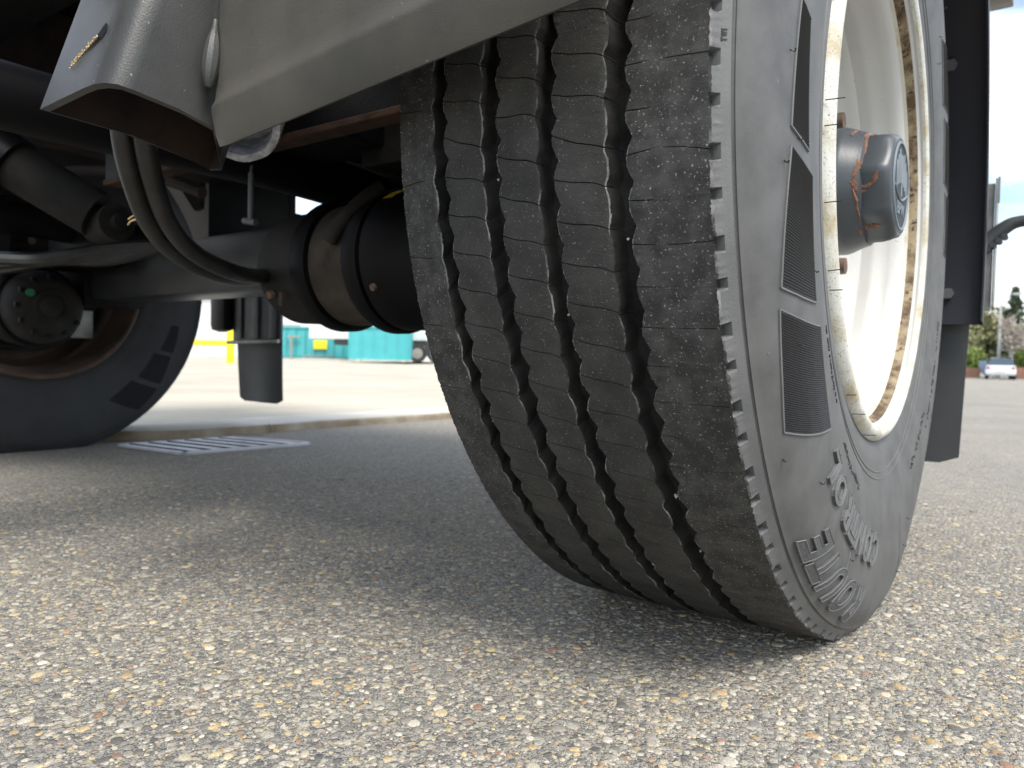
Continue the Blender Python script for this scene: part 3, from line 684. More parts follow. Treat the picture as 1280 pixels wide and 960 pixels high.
def far_wheel():
    wh = empty('wheel', (-2.27, 0, HUBZ), tr)
    build_tyre(wh, hires=False)
    for c, n in zip(PANELS, (14, 16, 18)):      # inner sidewall faces +X here
        panel(wh, [(180 - (a - 22), r) for a, r in c], n, M['farpanel'], M['farrubber'])
    MB().lathe([(.144, .297), (.1505, .3015), (.1585, .296), (.1600, .290), (.1560, .2845), (.140, .280), (.12, .274), (.05, .262), (-.03, .262), (-.05, .24), (-.06, .12)], 96).obj('rim', M['brownrim'], wh)
    MB().lathe([(.06, .03), (.06, .09), (.05, .10), (.05, .215), (.02, .215), (.02, .10), (-.05, .10)], 64).obj('brake_disc', M['darkdust'], wh)
    mb = MB()
    for k in range(10):
        a = 20 + 36 * k; y, z = -.12 * math.cos(R_(a)), .12 * math.sin(R_(a)); MB().cyl((.06, y, z), (.075, y, z), .012, n=6).obj('hub_bolt', M['nut'], wh)
    mb = MB(); mb.box((.03, -.20, .02), (.15, -.08, .19), bev=.012); mb.box((.06, -.22, -.10), (.12, -.10, .05), bev=.012); mb.obj('brake_caliper', M['darkdust'], wh)
    MB().box((.045, .10, -.17), (.06, .19, -.08), bev=.004).obj('bracket_plate', M['zinc'], wh)
    MB().cyl((.07, -.01, -.15), (.10, -.01, -.15), .032, n=24).obj('bearing_cap', M['darkdust'], wh)
    return wh
far_wheel()

def trapped():
    rs = random.Random(2)
    for a, u, r in ((-38.5, .0705, .0035), (-20, .013, .002), (-14, .071, .0022), (-30, -.038, .002), (-52, .012, .0025), (-47, .0725, .002), (-8, -.0385, .0018), (-24.5, -.0905, .002)):
        bm = bmesh.new(); bmesh.ops.create_icosphere(bm, subdivisions=1, radius=1)
        c_ = Vector((u, -.519 * math.cos(R_(a)), .519 * math.sin(R_(a)) + HUBZ)); vs_ = [c_ + v.co * r * .62 * rs.uniform(.7, 1.25) for v in bm.verts]; bm.verts.index_update()
        MB().add(vs_, [[q.index for q in f.verts] for f in bm.faces]).obj('trapped_stone', M['concrete'], tr, 30); bm.free()
trapped()
# axle beam
mb = MB(); mb.box((-2.24, -.062, .428), (-.03, .062, .552), bev=.014); mb.obj('axle_beam', M['beam'], tr)
MB().box((-1.78, -.08, .415), (-1.68, .08, .565), bev=.006).obj('beam_clamp', M['dark'], tr)


def chamber(x0, sgn, y, z, near=True):
    """spring brake chamber, end cap at x0, running along sgn*X towards its wheel"""
    b = empty('brake_chamber', (x0, y, z), tr)
    X = lambda d: sgn * d
    def la(pr, mt, nm, sm=35): return MB().lathe([(X(a), r) for a, r in pr], 56).obj(nm, mt, b, sm)
    d = .058 if near else 0
    la([(0, .0), (0, .055), (.004, .070), (.016, .081), (.03, .088), (.062 + d, .091), (.064 + d, .086)], M['darkdust'], 'end_cap')
    la([(.060 + d, .086), (.060 + d, .099), (.066 + d, .102), (.086 + d, .102), (.092 + d, .099), (.092 + d, .09)], M['black'], 'clamp_ring')
    la([(.090 + d, .088), (.095 + d, .0925), (.18 + d, .0925), (.185 + d, .088)], M['drum'] if near else M['darkdust'], 'spring_drum')
    la([(.178 + d, .090), (.178 + d, .103), (.184 + d, .106), (.200 + d, .106), (.206 + d, .103), (.206 + d, .095)], M['black'], 'clamp_ring')
    la([(.205 + d, .093), (.212 + d, .101), (.240 + d, .101), (.252 + d, .094), (.31 + d, .088), (.325 + d, .06), (.37 + d, .05)], M['black'], 'service_drum')
    if near:
        n = MB(); n.tube([(X(.262), -.052, .100), (X(.245), -.078, .074), (X(.226), -.095, .045), (X(.210), -.102, .020)], .0105, 18, sub=5); n.obj('breather_pipe', M['darkdust'], b)
        n = MB().lathe([(X(.275), .1018), (X(.294), .1018)], 6, a0=52, a1=72); n.obj('yellow_label', M['yellow'], b, fixn=False)
        n = MB(); n.cyl((X(.05), -.076, -.045), (X(.05), -.084, -.048), .006, n=16); n.obj('plug', M['nut'], b); MB().cyl((X(.290), -.088, -.045), (X(.290), -.094, -.047), .005, n=14).obj('plug', M['nut'], b)
        n = MB(); n.box((X(.080), -.088, -.045), (X(.088), -.082, -.065)); n.obj('clamp_lug', M['drum'], b)
    else:
        n = MB(); n.lathe([(X(-.002), .0), (X(-.002), .026), (X(.004), .030)], 32); n.lathe([(X(-.004), .034), (X(-.004), .040), (X(.004), .043)], 40); n.obj('end_boss', M['darkdust'], b)
        n = MB(); n.cyl((X(-.006), -.047, .030), (X(.006), -.047, .030), .009, n=18); n.obj('plug', M['green'], b)
        for k in range(9):
            a = R_(-150 + 30 * k); MB().box((X(0), -.072 * math.cos(a) - .006, .072 * math.sin(a) - .006), (X(.012), -.072 * math.cos(a) + .006, .072 * math.sin(a) + .006), bev=.002).obj('cap_rib', M['dark'], b)
    return b
chamber(-.722, 1, -.18, .438)
chamber(-1.66, -1, -.165, .405, False)

# chassis rails, cross members, floor
def ibeam(x, y0, y1, z0, z1, w_=.14, t=.012):
    mb = MB(); mb.box((x - w_ / 2, y0, z0), (x + w_ / 2, y1, z0 + t)); mb.box((x - w_ / 2, y0, z1 - t), (x + w_ / 2, y1, z1)); mb.box((x - .005, y0, z0 + t), (x + .005, y1, z1 - t)); return mb
ibeam(-.62, -3.2, .95, .80, 1.08).obj('chassis_rail', M['rust'], tr, 0)
ibeam(-1.65, -3.2, .40, .80, 1.08).obj('chassis_rail', M['rust'], tr, 0)
for y in (-2.2, -1.3, -.45, .3, .85):
    MB().box((-1.645, y - .04, .86), (-.625, y + .04, 1.06), bev=.004).obj('cross_member', M['dark'], tr, 0)
for y in (-.38, -.1, .25, .6):
    for xa, xb in ((-.615, .14), (-2.42, -1.655)):
        MB().box((xa, y - .03, 1.0), (xb, y + .03, 1.078), bev=.003).obj('outrigger', M['dark'], tr, 0)
for i in range(14):
    x = -2.46 + i * .19; MB().box((x, -.42, 1.083), (x + .184, .90, 1.108), bev=.002).obj('floor_board', M['dark'], tr, 0)
MB().box((-2.50, .92, 1.085), (.14, .96, 1.2), bev=.006).obj('rear_crossbar', M['grey'], tr)
MB().box((-2.53, -.42, 1.02), (-2.475, .95, 1.2), bev=.004).obj('side_rail', M['grey'], tr)
MB().box((.205, -.42, 1.06), (.235, .80, 1.2), bev=.004).obj('side_rail', M['grey'], tr)
mb = MB(); mb.box((.190, .70, 1.003), (.232, .78, 1.056), bev=.005); mb.obj('rail_end_bracket', M['zinc'], tr)

# rusty lower cross channel ahead of the axle (its underside runs behind the panel)
MB().box((-1.05, -.330, .6005), (-.22, -.320, .76)).obj('channel_web', M['dark'], tr, 0)
MB().box((-1.05, -.335, .590), (-.22, -.305, .600), bev=.002).obj('rusty_flange', M['rustf'], tr, 0)
mb = MB(); mb.box((-.62, -.20, .615), (-.60, .05, .80)); mb.box((-.72, -.28, .61), (-.50, -.16, .85), bev=.005); mb.obj('spring_hanger', M['dark'], tr, 0)
MB().box((-.55, -.19, .585), (-.30, -.13, .90), bev=.006).obj('hanger_plate', M['darkdust'], tr, 0)
MB().box((-.86, .0, .56), (-.40, .10, .72), bev=.006).obj('spring_seat', M['dark'], tr, 0)
# trailing arm and air bellows by the far wheel
for xx in (-1.62, -.70):
    mb = MB(); mb.tube([(xx, -1.0, .64), (xx, -.7, .60), (xx, -.2, .60), (xx, .1, .58), (xx, .45, .55)], .040, 16); mb.obj('trailing_arm', M['black'], tr)
    mb = MB(); mb.v = []; mb.f = []
    prof = [(0, .09), (.02, .12), (.07, .135), (.10, .12), (.12, .13), (.14, .10)]
    n = 32; v = [(xx + r * math.cos(2 * math.pi * i / n), .45 + r * math.sin(2 * math.pi * i / n), .58 + z) for z, r in prof for i in range(n)]
    mb.add(v, [(j * n + i, j * n + (i + 1) % n, (j + 1) * n + (i + 1) % n, (j + 1) * n + i) for j in range(len(prof) - 1) for i in range(n)]); mb.obj('air_bellows', M['black'], tr)
# shock absorber by the far wheel
sh = MB().cyl((-1.52, -.52, .80), (-1.345, -.36, .655), .058, n=32).obj('shock_absorber', M['dark'], tr)
s2 = MB().cyl((-1.38, -.39, .685), (-1.25, -.25, .572), .048, n=32).obj('damper_tube', M['darkdust'], sh)
s3 = MB(); s3.cyl((-1.28, -.235, .555), (-1.20, -.235, .555), .036, n=28); s3.cyl((-1.30, -.235, .555), (-1.18, -.235, .555), .016, n=16); s3.obj('damper_eye', M['darkdust'], sh)
mb = MB(); mb.tube([(-1.62, -.33, .66), (-1.40, -.26, .675), (-1.22, -.22, .66), (-1.08, -.20, .63), (-.99, -.18, .60)], .011, 10); mb.obj('brake_pipe', M['rust'], tr)

MB().box((-1.75, -.14, .50), (-1.5, -.06, .60), bev=.02).obj('axle_bracket', M['dark'], tr)
mb = MB()
for k in range(3): mb.tube([(-1.95, -.30 - .02 * k, .475 + .012 * k), (-1.70, -.24 - .02 * k, .490 + .010 * k), (-1.50, -.22 - .015 * k, .50), (-1.38, -.16, .50 + .012 * k), (-1.25, -.10, .53)], .012 + .002 * k, 10)
mb.obj('air_hose', M['hose'], tr)
# twin hoses looping down from the post to the brake chamber
def hose(dx, dz, r):
    P = [(-.498, -.585, .60), (-.494, -.582, .545), (-.515, -.562, .500), (-.560, -.515, .452), (-.605, -.452, .424), (-.640, -.373, .410), (-.690, -.29, .414), (-.735, -.20, .432)]
    return MB().tube([(x + dx * (1 - .4 * i / 7), y + .4 * dx, z + dz * i / 7) for i, (x, y, z) in enumerate(P)], r, 16).obj('air_hose', M['hose'], tr)
hose(0, 0, .0115); hose(.027, .004, .0115)
for a_ in (186, 150, 120):
    for x_ in (-.10, .15): y_, z_ = -.672 * math.cos(R_(a_)), .672 * math.sin(R_(a_)) + HUBZ; MB().cyl((x_, y_, z_), (x_, y_ * .988, HUBZ + (z_ - HUBZ) * .988), .011, n=6).obj('mudguard_bolt', M['zincd'], tr)
mb = MB(); mb.tube([(-.66, -.30, .80), (-.665, -.30, .66), (-.668, -.30, .56)], .0025, 8); mb.cyl((-.668, -.30, .57), (-.668, -.30, .50), .0045, n=12); mb.cyl((-.684, -.30, .50), (-.655, -.30, .495), .005, n=12); mb.obj('valve_linkage', M['zincd'], tr)
mb = MB(); mb.tube([(-.592, -.497, .466), (-.597, -.505, .462), (-.61, -.51, .459), (-.622, -.508, .456)], .0012, 5); mb.tube([(-.592, -.497, .468), (-.605, -.503, .470), (-.618, -.51, .462)], .001, 5)
tag(mb.obj('straw', M['straw']), 'wisp of dry straw caught on the black hoses', 'straw')
# air tank and dark plates above the far side
mb = MB(); mb.lathe([(-2.0, .0), (-2.0, .06), (-1.97, .11), (-1.90, .125), (-1.15, .125), (-1.08, .11), (-1.05, .06), (-1.05, 0)], 40, org=(0, .62, .99)); mb.obj('air_tank', M['black'], tr)
MB().box((-1.53, .63, .60), (-1.05, .66, .92), bev=.004).obj('rear_guard_plate', M['dark'], tr, 0)
MB().box((-1.74, .30, .62), (-1.362, .325, .93), bev=.004).obj('inner_guard_plate', M['dark'], tr, 0)
MB().prism([(-2.03, .93), (-1.78, .93), (-1.80, .74), (-1.83, .735)], (.31, .325)).obj('gusset_plate', M['darkdust'], tr, 0)

# mudguards and flaps
def mudguard(xa, xb, a0, a1, lip):
    mb = MB(); Rr = .675; prof = [(xa, Rr), (xa, Rr + .004)]
    e = .012
    prof = [(xa, Rr - .022), (xa, Rr), (xb, Rr), (xb, Rr - .022), (xb + .003, Rr - .022), (xb + .003, Rr + .004), (xa - .003, Rr + .004), (xa - .003, Rr - .022), (xa, Rr - .022)]
    mb.lathe(prof, 64, org=(0, 0, HUBZ), a0=a0, a1=a1)
    return mb.obj('mudguard', M['fender'], tr, 40)
mudguard(-.17, .206, 88, 191, 1)
mudguard(-2.47, -2.10, 60, 176, -1)
def flap(xa, xb, y, z0, z1, mt):
    v = []; f = []; nx, nz = 10, 14
    for s in (0, .005):
        for i in range(nx + 1):
            for j in range(nz + 1):
                t = j / nz; x = xa + (xb - xa) * i / nx; z = z0 + (z1 - z0) * t
                cr_ = 0
                if j == 0 and i in (0, nx): z += .012
                v.append((x - .012 * (1 - t) * (1 if xb > -1 else .3), y + s + .012 * math.sin(i / nx * 5 + 1) * (1 - t) + .01 * (1 - t) ** 2, z))
    n1 = (nx + 1) * (nz + 1); I = lambda s, i, j: s * n1 + i * (nz + 1) + j
    for i in range(nx):
        for j in range(nz):
            f += [(I(0, i, j), I(0, i + 1, j), I(0, i + 1, j + 1), I(0, i, j + 1)), (I(1, i, j), I(1, i, j + 1), I(1, i + 1, j + 1), I(1, i + 1, j))]
    for j in range(nz): f += [(I(0, 0, j), I(0, 0, j + 1), I(1, 0, j + 1), I(1, 0, j)), (I(0, nx, j), I(1, nx, j), I(1, nx, j + 1), I(0, nx, j + 1))]
    for i in range(nx): f += [(I(0, i, 0), I(1, i, 0), I(1, i + 1, 0), I(0, i + 1, 0)), (I(0, i, nz), I(0, i + 1, nz), I(1, i + 1, nz), I(1, i, nz))]
    return finish('mud_flap', v, f, mt, tr, 50)
flap(-.13, .186, .70, .112, .42, M['flap']); flap(-2.275, -1.995, .76, .118, .45, M['flap'])
MB().box((-2.28, .747, .352), (-1.985, .756, .56), bev=.003).obj('flap_clamp_plate', M['zincd'], tr)
MB().cyl((-2.30, .738, .345), (-1.985, .738, .350), .007, n=12).obj('clamp_rod', M['zinc'], tr)
MB().box((-2.375, .70, .385), (-2.275, .76, .62), bev=.028).obj('flap_bracket', M['dark'], tr)
MB().box((-2.28, .752, .45), (-1.985, .770, .66), bev=.004).obj('flap_carrier', M['dark'], tr)
for k in range(3): MB().box((-2.255 + .105 * k, .738, .36), (-2.215 + .105 * k, .745, .53), bev=.002).obj('clamp_strap', M['zincd'], tr)
# rear lamp bracket and rubber marker lamp arm
mb = MB(); mb.box((.196, .752, .412), (.214, .764, .660), bev=.002); mb.box((.2155, .745, .42), (.219, .79, .668), bev=.001); mb.box((.2195, .745, .62), (.223, .75, .67)); mb.obj('lamp_bracket', M['zinc'], tr, 0)
mb = MB(); mb.tube([(.200, .75, .540), (.212, .75, .553), (.235, .75, .573), (.255, .75, .581), (.30, .75, .584), (.36, .75, .586)], lambda t: .017 - .006 * min(t * 1.6, 1), 18)
for k in range(4): mb.tube([(.206 + .009 * k, .735, .530 + .008 * k), (.206 + .009 * k, .765, .530 + .008 * k)], .006, 8, sub=1)
mb.obj('marker_lamp_arm', M['flap'], tr, 50)

# ---- folded panel across the front of the wheel (runs along X at y = -.60)
def panel_front():
    xa, xb = -.300, .115; n = 40; v = []; f = []
    # profile in (y, z offset from the sloping lower edge); thickness 4 mm
    t = .004; outer = [(.016, .48), (.003, .055), (.0015, .042), (-.0015, .036), (-.002, .031), (.0085, .003), (.0100, .0)]
    inner = [(.0135, .001), (.0130, .004), (.0025, .030), (.005, .037), (.006, .045), (.007, .055), (.020, .48)]
    prof = outer + inner
    for i in range(n + 1):
        s = i / n; x = xa + (xb - xa) * s; zb = .4825 + .090 * (x + .30)
        zlift = .014 * max(0, 1 - (s / .035)) ** 2; end = max(0, 1 - s / .03)
        for k, (y, z) in enumerate(prof):
            v.append((x + .004 * z / .48 - (.011 * (1 - z / .032) if z < .032 else 0) * max(0, 1 - s * 3), -.600 + y + .004 * end, zb + z + zlift * (1 if z < .03 else 0)))
    k = len(prof)
    for i in range(n):
        for j in range(k): f.append((i * k + j, i * k + (j + 1) % k, (i + 1) * k + (j + 1) % k, (i + 1) * k + j))
    f += [tuple(range(k))[::-1], tuple(range(n * k, (n + 1) * k))]
    mb = MB(); mb.add(v, f); mb.obj('folded_panel', M['grey'], tr, 30)
panel_front()
# cut aluminium tube end below the panel
def tube_end():
    c = Vector((-.482, -.447, .574)); ax = Vector((.50, -.50, -.52)).normalized(); u = ax.orthogonal().normalized(); w_ = ax.cross(u); n = 40; v = []; f = []
    prof = [(-.16, .049), (-.003, .049), (0, .048), (.0005, .0395), (-.002, .0385), (-.05, .038), (-.051, .0)]
    for i in range(n):
        t = 2 * math.pi * i / n; d = u * math.cos(t) + w_ * math.sin(t); jg = .0012 * math.sin(9 * t) + rnd.uniform(-.0006, .0006)
        for a, r in prof: v.append(c + ax * (a + (jg if a > -.01 else 0)) + d * r)
    k = len(prof)
    for i in range(n):
        for j in range(k - 1): f.append((i * k + j, i * k + j + 1, ((i + 1) % n) * k + j + 1, ((i + 1) % n) * k + j))
    finish('cut_tube', v, f, M['alu'], tr, 40)
tube_end()
# box post leaning to the right, open below
def post():
    lean = Vector((.05, .30, 1))
    P = [(-.437, -.683, .5165), (-.40, -.6835, .5175), (-.352, -.6835, .519), (-.336, -.6825, .5195), (-.325, -.679, .5195), (-.318, -.672, .5190), (-.3155, -.660, .5175), (-.315, -.62, .513), (-.3150, -.590, .506), (-.3165, -.583, .5055)]
    B2 = [(-.328, -.578, .505), (-.422, -.508, .497), (-.436, -.512, .498), (-.437, -.53, .503), (-.437, -.607, .514)]
    outer = P + B2; n = len(outer); v = []; f = []
    cx, cy = -.375, -.57
    def inset(p, d=.006): 
        x, y, z = p; return (x + d * (1 if x < cx else -1), y + d * (1 if y < cy else -1), z)
    for (x, y, z) in outer:
        v.append(Vector((x, y, z))); h = .95 - z; v.append(Vector((x + lean.x * h, y + lean.y * h, .95)))
    for p in outer:
        x, y, z = inset(p); v.append(Vector((x, y, z - .0015))); h = .95 - z; v.append(Vector((x + lean.x * h, y + lean.y * h, .95)))
    m2 = 2 * n
    mi = []
    for i in range(n):
        j = (i + 1) % n
        f.append((2 * i, 2 * j, 2 * j + 1, 2 * i + 1)); mi.append(0)
        f.append((m2 + 2 * j, m2 + 2 * i, m2 + 2 * i + 1, m2 + 2 * j + 1)); mi.append(1)
        f.append((2 * j, 2 * i, m2 + 2 * i, m2 + 2 * j)); mi.append(0)
    o = finish('box_post', v, f, None, tr, 40, [M['post'], M['rust']], mi)
    # weld bead where the panel is joined
    w1 = MB(); w1.tube([(-.301, -.600, .535), (-.299, -.600, .548), (-.2985, -.598, .565), (-.299, -.596, .582), (-.303, -.592, .597)], lambda t: .0025 + .0055 * math.sin(math.pi * min(1, t * 1.1 + .05)), 10); w1.obj('weld', M['post'], tr)
    s = MB()
    def fp(x, z): return Vector((x + .05 * (z - .519), -.6840 + .30 * (z - .519), z))
    pts = [(-.3925, .5460), (-.3840, .5520), (-.3735, .5580), (-.3640, .5630), (-.3560, .5680), (-.3515, .5735), (-.3505, .5780)]
    v = []
    for i, (x, z) in enumerate(pts):
        wd = (.0004, .0009, .0018, .0034, .0046, .0046, .0022)[i]; v += [fp(x - wd, z + wd * .8), fp(x + wd, z - wd * .8)]
    s.add([q + Vector((0, -.0003, 0)) for q in v], [(2 * i, 2 * i + 1, 2 * i + 3, 2 * i + 2) for i in range(len(pts) - 1)])
    s.obj('torn_slot', M['black'], tr, 0, fixn=False)  # flat black strip on the face, painting the dark inside of the slot
    q = MB()
    for k in range(26):
        t = (k / 25) ** 1.1 * .86; x = -.3925 + .040 * t + rnd.uniform(-.0012, .0012); z = .5460 + .025 * t; p = fp(x, z) + Vector((0, -.0008, 0)); q.tube([p, p + Vector((rnd.uniform(.0005, .003), -.001, rnd.uniform(.0, .0035)))], .0006, 5, sub=1)
    tag(q.obj('torn_fibre', M['straw'], tr, 0), kind='stuff')
post()

# ------------------------------------------------------------------ BACKGROUND
M['teal'] = mat('teal container paint', (.05, .34, .36), .5, (.07, .40, .42), 1.2, 6, lo=.3, hi=.7)
M['tealdark'] = mat('teal container lower paint', (.03, .24, .26), .5, (.05, .30, .31), 1.2, 6)
M['bwall'] = mat('pale cladding', (.60, .61, .60), .7, (.68, .69, .68), .6, 5)
M['broof'] = mat('grey roof sheet', (.26, .27, .28), .6)
M['tyreb'] = mat('lorry tyre', (.03, .03, .032), .7)
M['rimb'] = mat('dusty lorry rim', (.30, .27, .24), .6)
M['yel'] = mat('yellow barrier paint', (.78, .68, .02), .5)
M['block'] = mat('pale timber block', (.55, .45, .30), .8)
M['carpaint'] = mat('white car paint', (.72, .76, .80), .25)
M['glass'] = mat('car glass', (.06, .08, .10), .08, spec=.8)
M['redlamp'] = mat('red lamp', (.35, .03, .02), .3)
M['pole'] = mat('galvanised pole', (.50, .51, .52), .5)
M['bark'] = mat('tree bark', (.16, .13, .10), .9, (.10, .08, .06), 5, 6)
M['fir'] = mat('fir needles', (.045, .075, .040), .8, (.075, .10, .05), .5, 5)
M['leafo'] = mat('olive foliage', (.17, .19, .08), .8, (.26, .25, .13), .5, 5)
M['leafg'] = mat('fresh green foliage', (.14, .21, .04), .8, (.22, .27, .07), .6, 5)
M['twig'] = mat('pale bare twigs', (.30, .26, .21), .8, (.42, .38, .33), .8, 4)
M['brick'] = mat('red brown hedge fence', (.17, .085, .06), .8, (.25, .13, .09), .8, 5)
M['bluep'] = mat('blue panel', (.20, .26, .34), .5)
M['signw'] = mat('white sign face', (.75, .72, .62), .5)

def container(name, x0, y0, L_, H, W_, ang, label, top, dark):
    r = empty(name, (x0, y0, 0)); r.rotation_euler.z = ang; tag(r, label, 'container', 'teal skips on the lot')
    b = MB(); zb = .25
    b.prism([(0, zb), (L_, zb), (L_, zb + H), (0, zb + H)], (0, W_)); b.obj('body', top, r, 0)
    n = int(L_ / .8)
    for i in range(n + 1):
        x = i * (L_ / n); MB().box((x - .06, -.08, zb), (x + .06, -.002, zb + H - .1), bev=.01).obj('rib', dark, r, 0)
    MB().box((-.05, -.12, zb + H - .1), (L_ + .05, -.002, zb + H + .05)).obj('top_rail', M['bwall'] if not dark else top, r, 0)
    MB().box((0, -.12, zb - .1), (L_, -.003, zb + .12)).obj('bottom_rail', dark, r, 0)
    for x in (L_ * .12, L_ * .86): MB().box((x, -.2, 0), (x + .35 * L_ / 5, .3, zb - .1), bev=.02).obj('support_block', M['block'], r, 0)
    return r
vd = Vector((_r.x, _r.y)).normalized(); ang = math.atan2(vd.y, vd.x)
def bgp(px, dist):
    """ground point on the sight line through a column of the photograph at a given distance, for laying out the far yard"""
    d = _f + _r * ((px - 640) / 938.93); d = Vector((d.x, d.y)) * dist; return CAM.x + d.x, CAM.y + d.y
x, y = bgp(436, 58); container('skip_container', x, y, 4.7, 2.45, 2.4, ang + .04, 'short teal skip with smooth side nearest the lorry wheels', M['teal'], M['teal'])
x, y = bgp(322, 66); c2 = container('skip_container', x, y, 8.4, 2.6, 2.4, ang - .02, 'long darker teal skip left of the short one with a yellow plate', M['teal'], M['tealdark'])
MB().box((4.95, -.22, .95), (6.15, -.13, 1.75), bev=.03).obj('yellow_plate', M['yel'], c2)
mb = MB(); mb.box((3.0, -.5, 0), (3.15, -.35, 2.0)); mb.box((2.7, -.5, 1.95), (3.9, -.35, 2.1)); mb.box((4.0, -.5, .3), (6.8, -.4, .42)); mb.obj('locking_frame', M['rimb'], c2, 0)
# parked lorry trailer at the right of the containers
x, y = bgp(509, 60); lr = empty('parked_lorry', (x, y, 0)); lr.rotation_euler.z = ang; tag(lr, 'pale parked lorry trailer with dusty wheels right of the teal skips', 'lorry')
MB().box((-8, .4, 1.75), (9, 2.9, 4.2), bev=.05).obj('body', M['bwall'], lr); MB().box((-6, .5, 1.3), (9, 2.6, 1.74)).obj('underframe', M['tyreb'], lr)
for k in range(3):
    wq = MB(); wq.cyl((.75 + 1.5 * k, .2, .72), (.75 + 1.5 * k, .55, .72), .72, n=28); wo_ = wq.obj('wheel', M['tyreb'], lr); wq = MB(); wq.cyl((.75 + 1.5 * k, .17, .72), (.75 + 1.5 * k, .21, .72), .42, n=24); wq.cyl((.75 + 1.5 * k, .12, .72), (.75 + 1.5 * k, .16, .72), .15, n=14); wq.obj('rim', M['rimb'], wo_)
MB().box((1.35, .1, .5), (1.75, .12, 1.7)).obj('mud_flap', M['tyreb'], lr, 0)
# yellow barrier
x, y = bgp(287, 24); yb = empty('yellow_barrier', (x, y, 0)); yb.rotation_euler.z = ang; tag(yb, 'bright yellow steel barrier left of the hanging far mud flap', 'barrier')
MB().box((-.08, -.08, 0), (.12, .08, 1.25), bev=.01).obj('post', M['yel'], yb); MB().box((-2.1, -.05, .58), (-.09, .05, .76), bev=.01).obj('rail', M['yel'], yb); MB().box((-2.3, -.08, 0), (-2.12, .08, 1.25), bev=.01).obj('post', M['yel'], yb)
# pale hall behind everything on the left
x, y = bgp(-150, 95); ha = empty('warehouse', (x, y, 0)); ha.rotation_euler.z = ang - .03; tag(ha, 'long pale warehouse behind the teal skips', 'building')
MB().box((0, 0, 0), (88, 20, 7.5)).obj('wall', M['bwall'], ha, 0); MB().box((-.5, -.6, 7.5), (88.5, 20.5, 8.1)).obj('roof', M['broof'], ha, 0)
for i in range(11):
    MB().box((4 + i * 7.6, -.06, .1), (8 + i * 7.6, .0, 4.2), bev=.02).obj('gate', M['broof'] if i % 3 == 0 else M['bwall'], ha, 0)

# street on the right: white car
def gz(x, y): return zg(x, y)
x, y = bgp(1250, 52); car = empty('parked_car', (x, y, gz(x, y))); car.rotation_euler.z = math.radians(3); tag(car, 'white car seen from behind on the street below the bare pale tree', 'car')
b = MB(); sec = [(-2.1, .35, .80, .78), (-2.05, .30, .92, .86), (-1.6, .28, .98, .88), (-1.3, .28, 1.0, .89), (.9, .28, .98, .89), (1.7, .28, .86, .87), (2.05, .32, .70, .80), (2.12, .38, .58, .72)]
def loft(mb, sec):
    v = []; 
    for (yy, z0, z1, hw) in sec:
        zz = [(-hw * .92, z0), (-hw, z0 + .12), (-hw, (z0 + z1) / 2), (-hw * .94, z1 - .05), (-hw * .80, z1), (hw * .80, z1), (hw * .94, z1 - .05), (hw, (z0 + z1) / 2), (hw, z0 + .12), (hw * .92, z0)]
        v += [(a, yy, c_) for a, c_ in zz]
    k = 10; f = [(i * k + j, i * k + (j + 1) % k, (i + 1) * k + (j + 1) % k, (i + 1) * k + j) for i in range(len(sec) - 1) for j in range(k)]
    f += [tuple(range(k)), tuple(range((len(sec) - 1) * k, len(sec) * k))[::-1]]; mb.add(v, f); return mb
loft(b, sec).obj('body', M['carpaint'], car, 50)
g = MB(); g.add([(-.80, -1.75, .97), (.80, -1.75, .97), (.80, 1.1, .97), (-.80, 1.1, .97), (-.60, -1.15, 1.42), (.60, -1.15, 1.42), (.60, .25, 1.44), (-.60, .25, 1.44)], [(0, 1, 5, 4), (1, 2, 6, 5), (2, 3, 7, 6), (3, 0, 4, 7)]); g.obj('window', M['glass'], car, 0)
loft(MB(), [(-1.18, 1.40, 1.45, .62), (-.8, 1.41, 1.48, .63), (.3, 1.41, 1.47, .62)]).obj('roof', M['carpaint'], car, 50)
for sx in (-1, 1):
    for yy in (-1.3, 1.35):
        wq = MB(); wq.cyl((sx * .70, yy, .31), (sx * .88, yy, .31), .31, n=22); wo_ = wq.obj('wheel', M['tyreb'], car); MB().cyl((sx * .875, yy, .31), (sx * .89, yy, .31), .19, n=16).obj('rim', M['pole'], wo_)
    MB().box((sx * .60, -2.13, .72), (sx * .80, -2.03, .86), bev=.02).obj('tail_lamp', M['redlamp'], car)
MB().box((-.26, -2.15, .52), (.26, -2.09, .63)).obj('number_plate', M['signw'], car)
# lamp posts
def lamp(px, dist, h, label, lean=0):
    x, y = bgp(px, dist); r = empty('street_lamp', (x, y, gz(x, y))); tag(r, label, 'street lamp', 'lamp posts along the street')
    b = MB(); b.cyl((0, 0, 0), (0, 0, h), .13, .07, n=16); b.cyl((0, 0, 0), (0, 0, .9), .17, n=16); b.obj('pole', M['pole'], r); b = MB(); b.tube([(0, 0, h), (.1, 0, h + .25), (.6, -.1, h + .35), (1.0, -.1, h + .35)], .04, 8); b.obj('arm', M['pole'], r)
    MB().box((.8, -.28, h + .27), (1.6, .08, h + .42), bev=.05).obj('lamp_head', M['pole'], r)
lamp(1247, 58, 6.1, 'taller lamp post rising left of the fir behind the white car'); lamp(1261.5, 61, 4.0, 'shorter lamp post right of the tall one behind the white car')
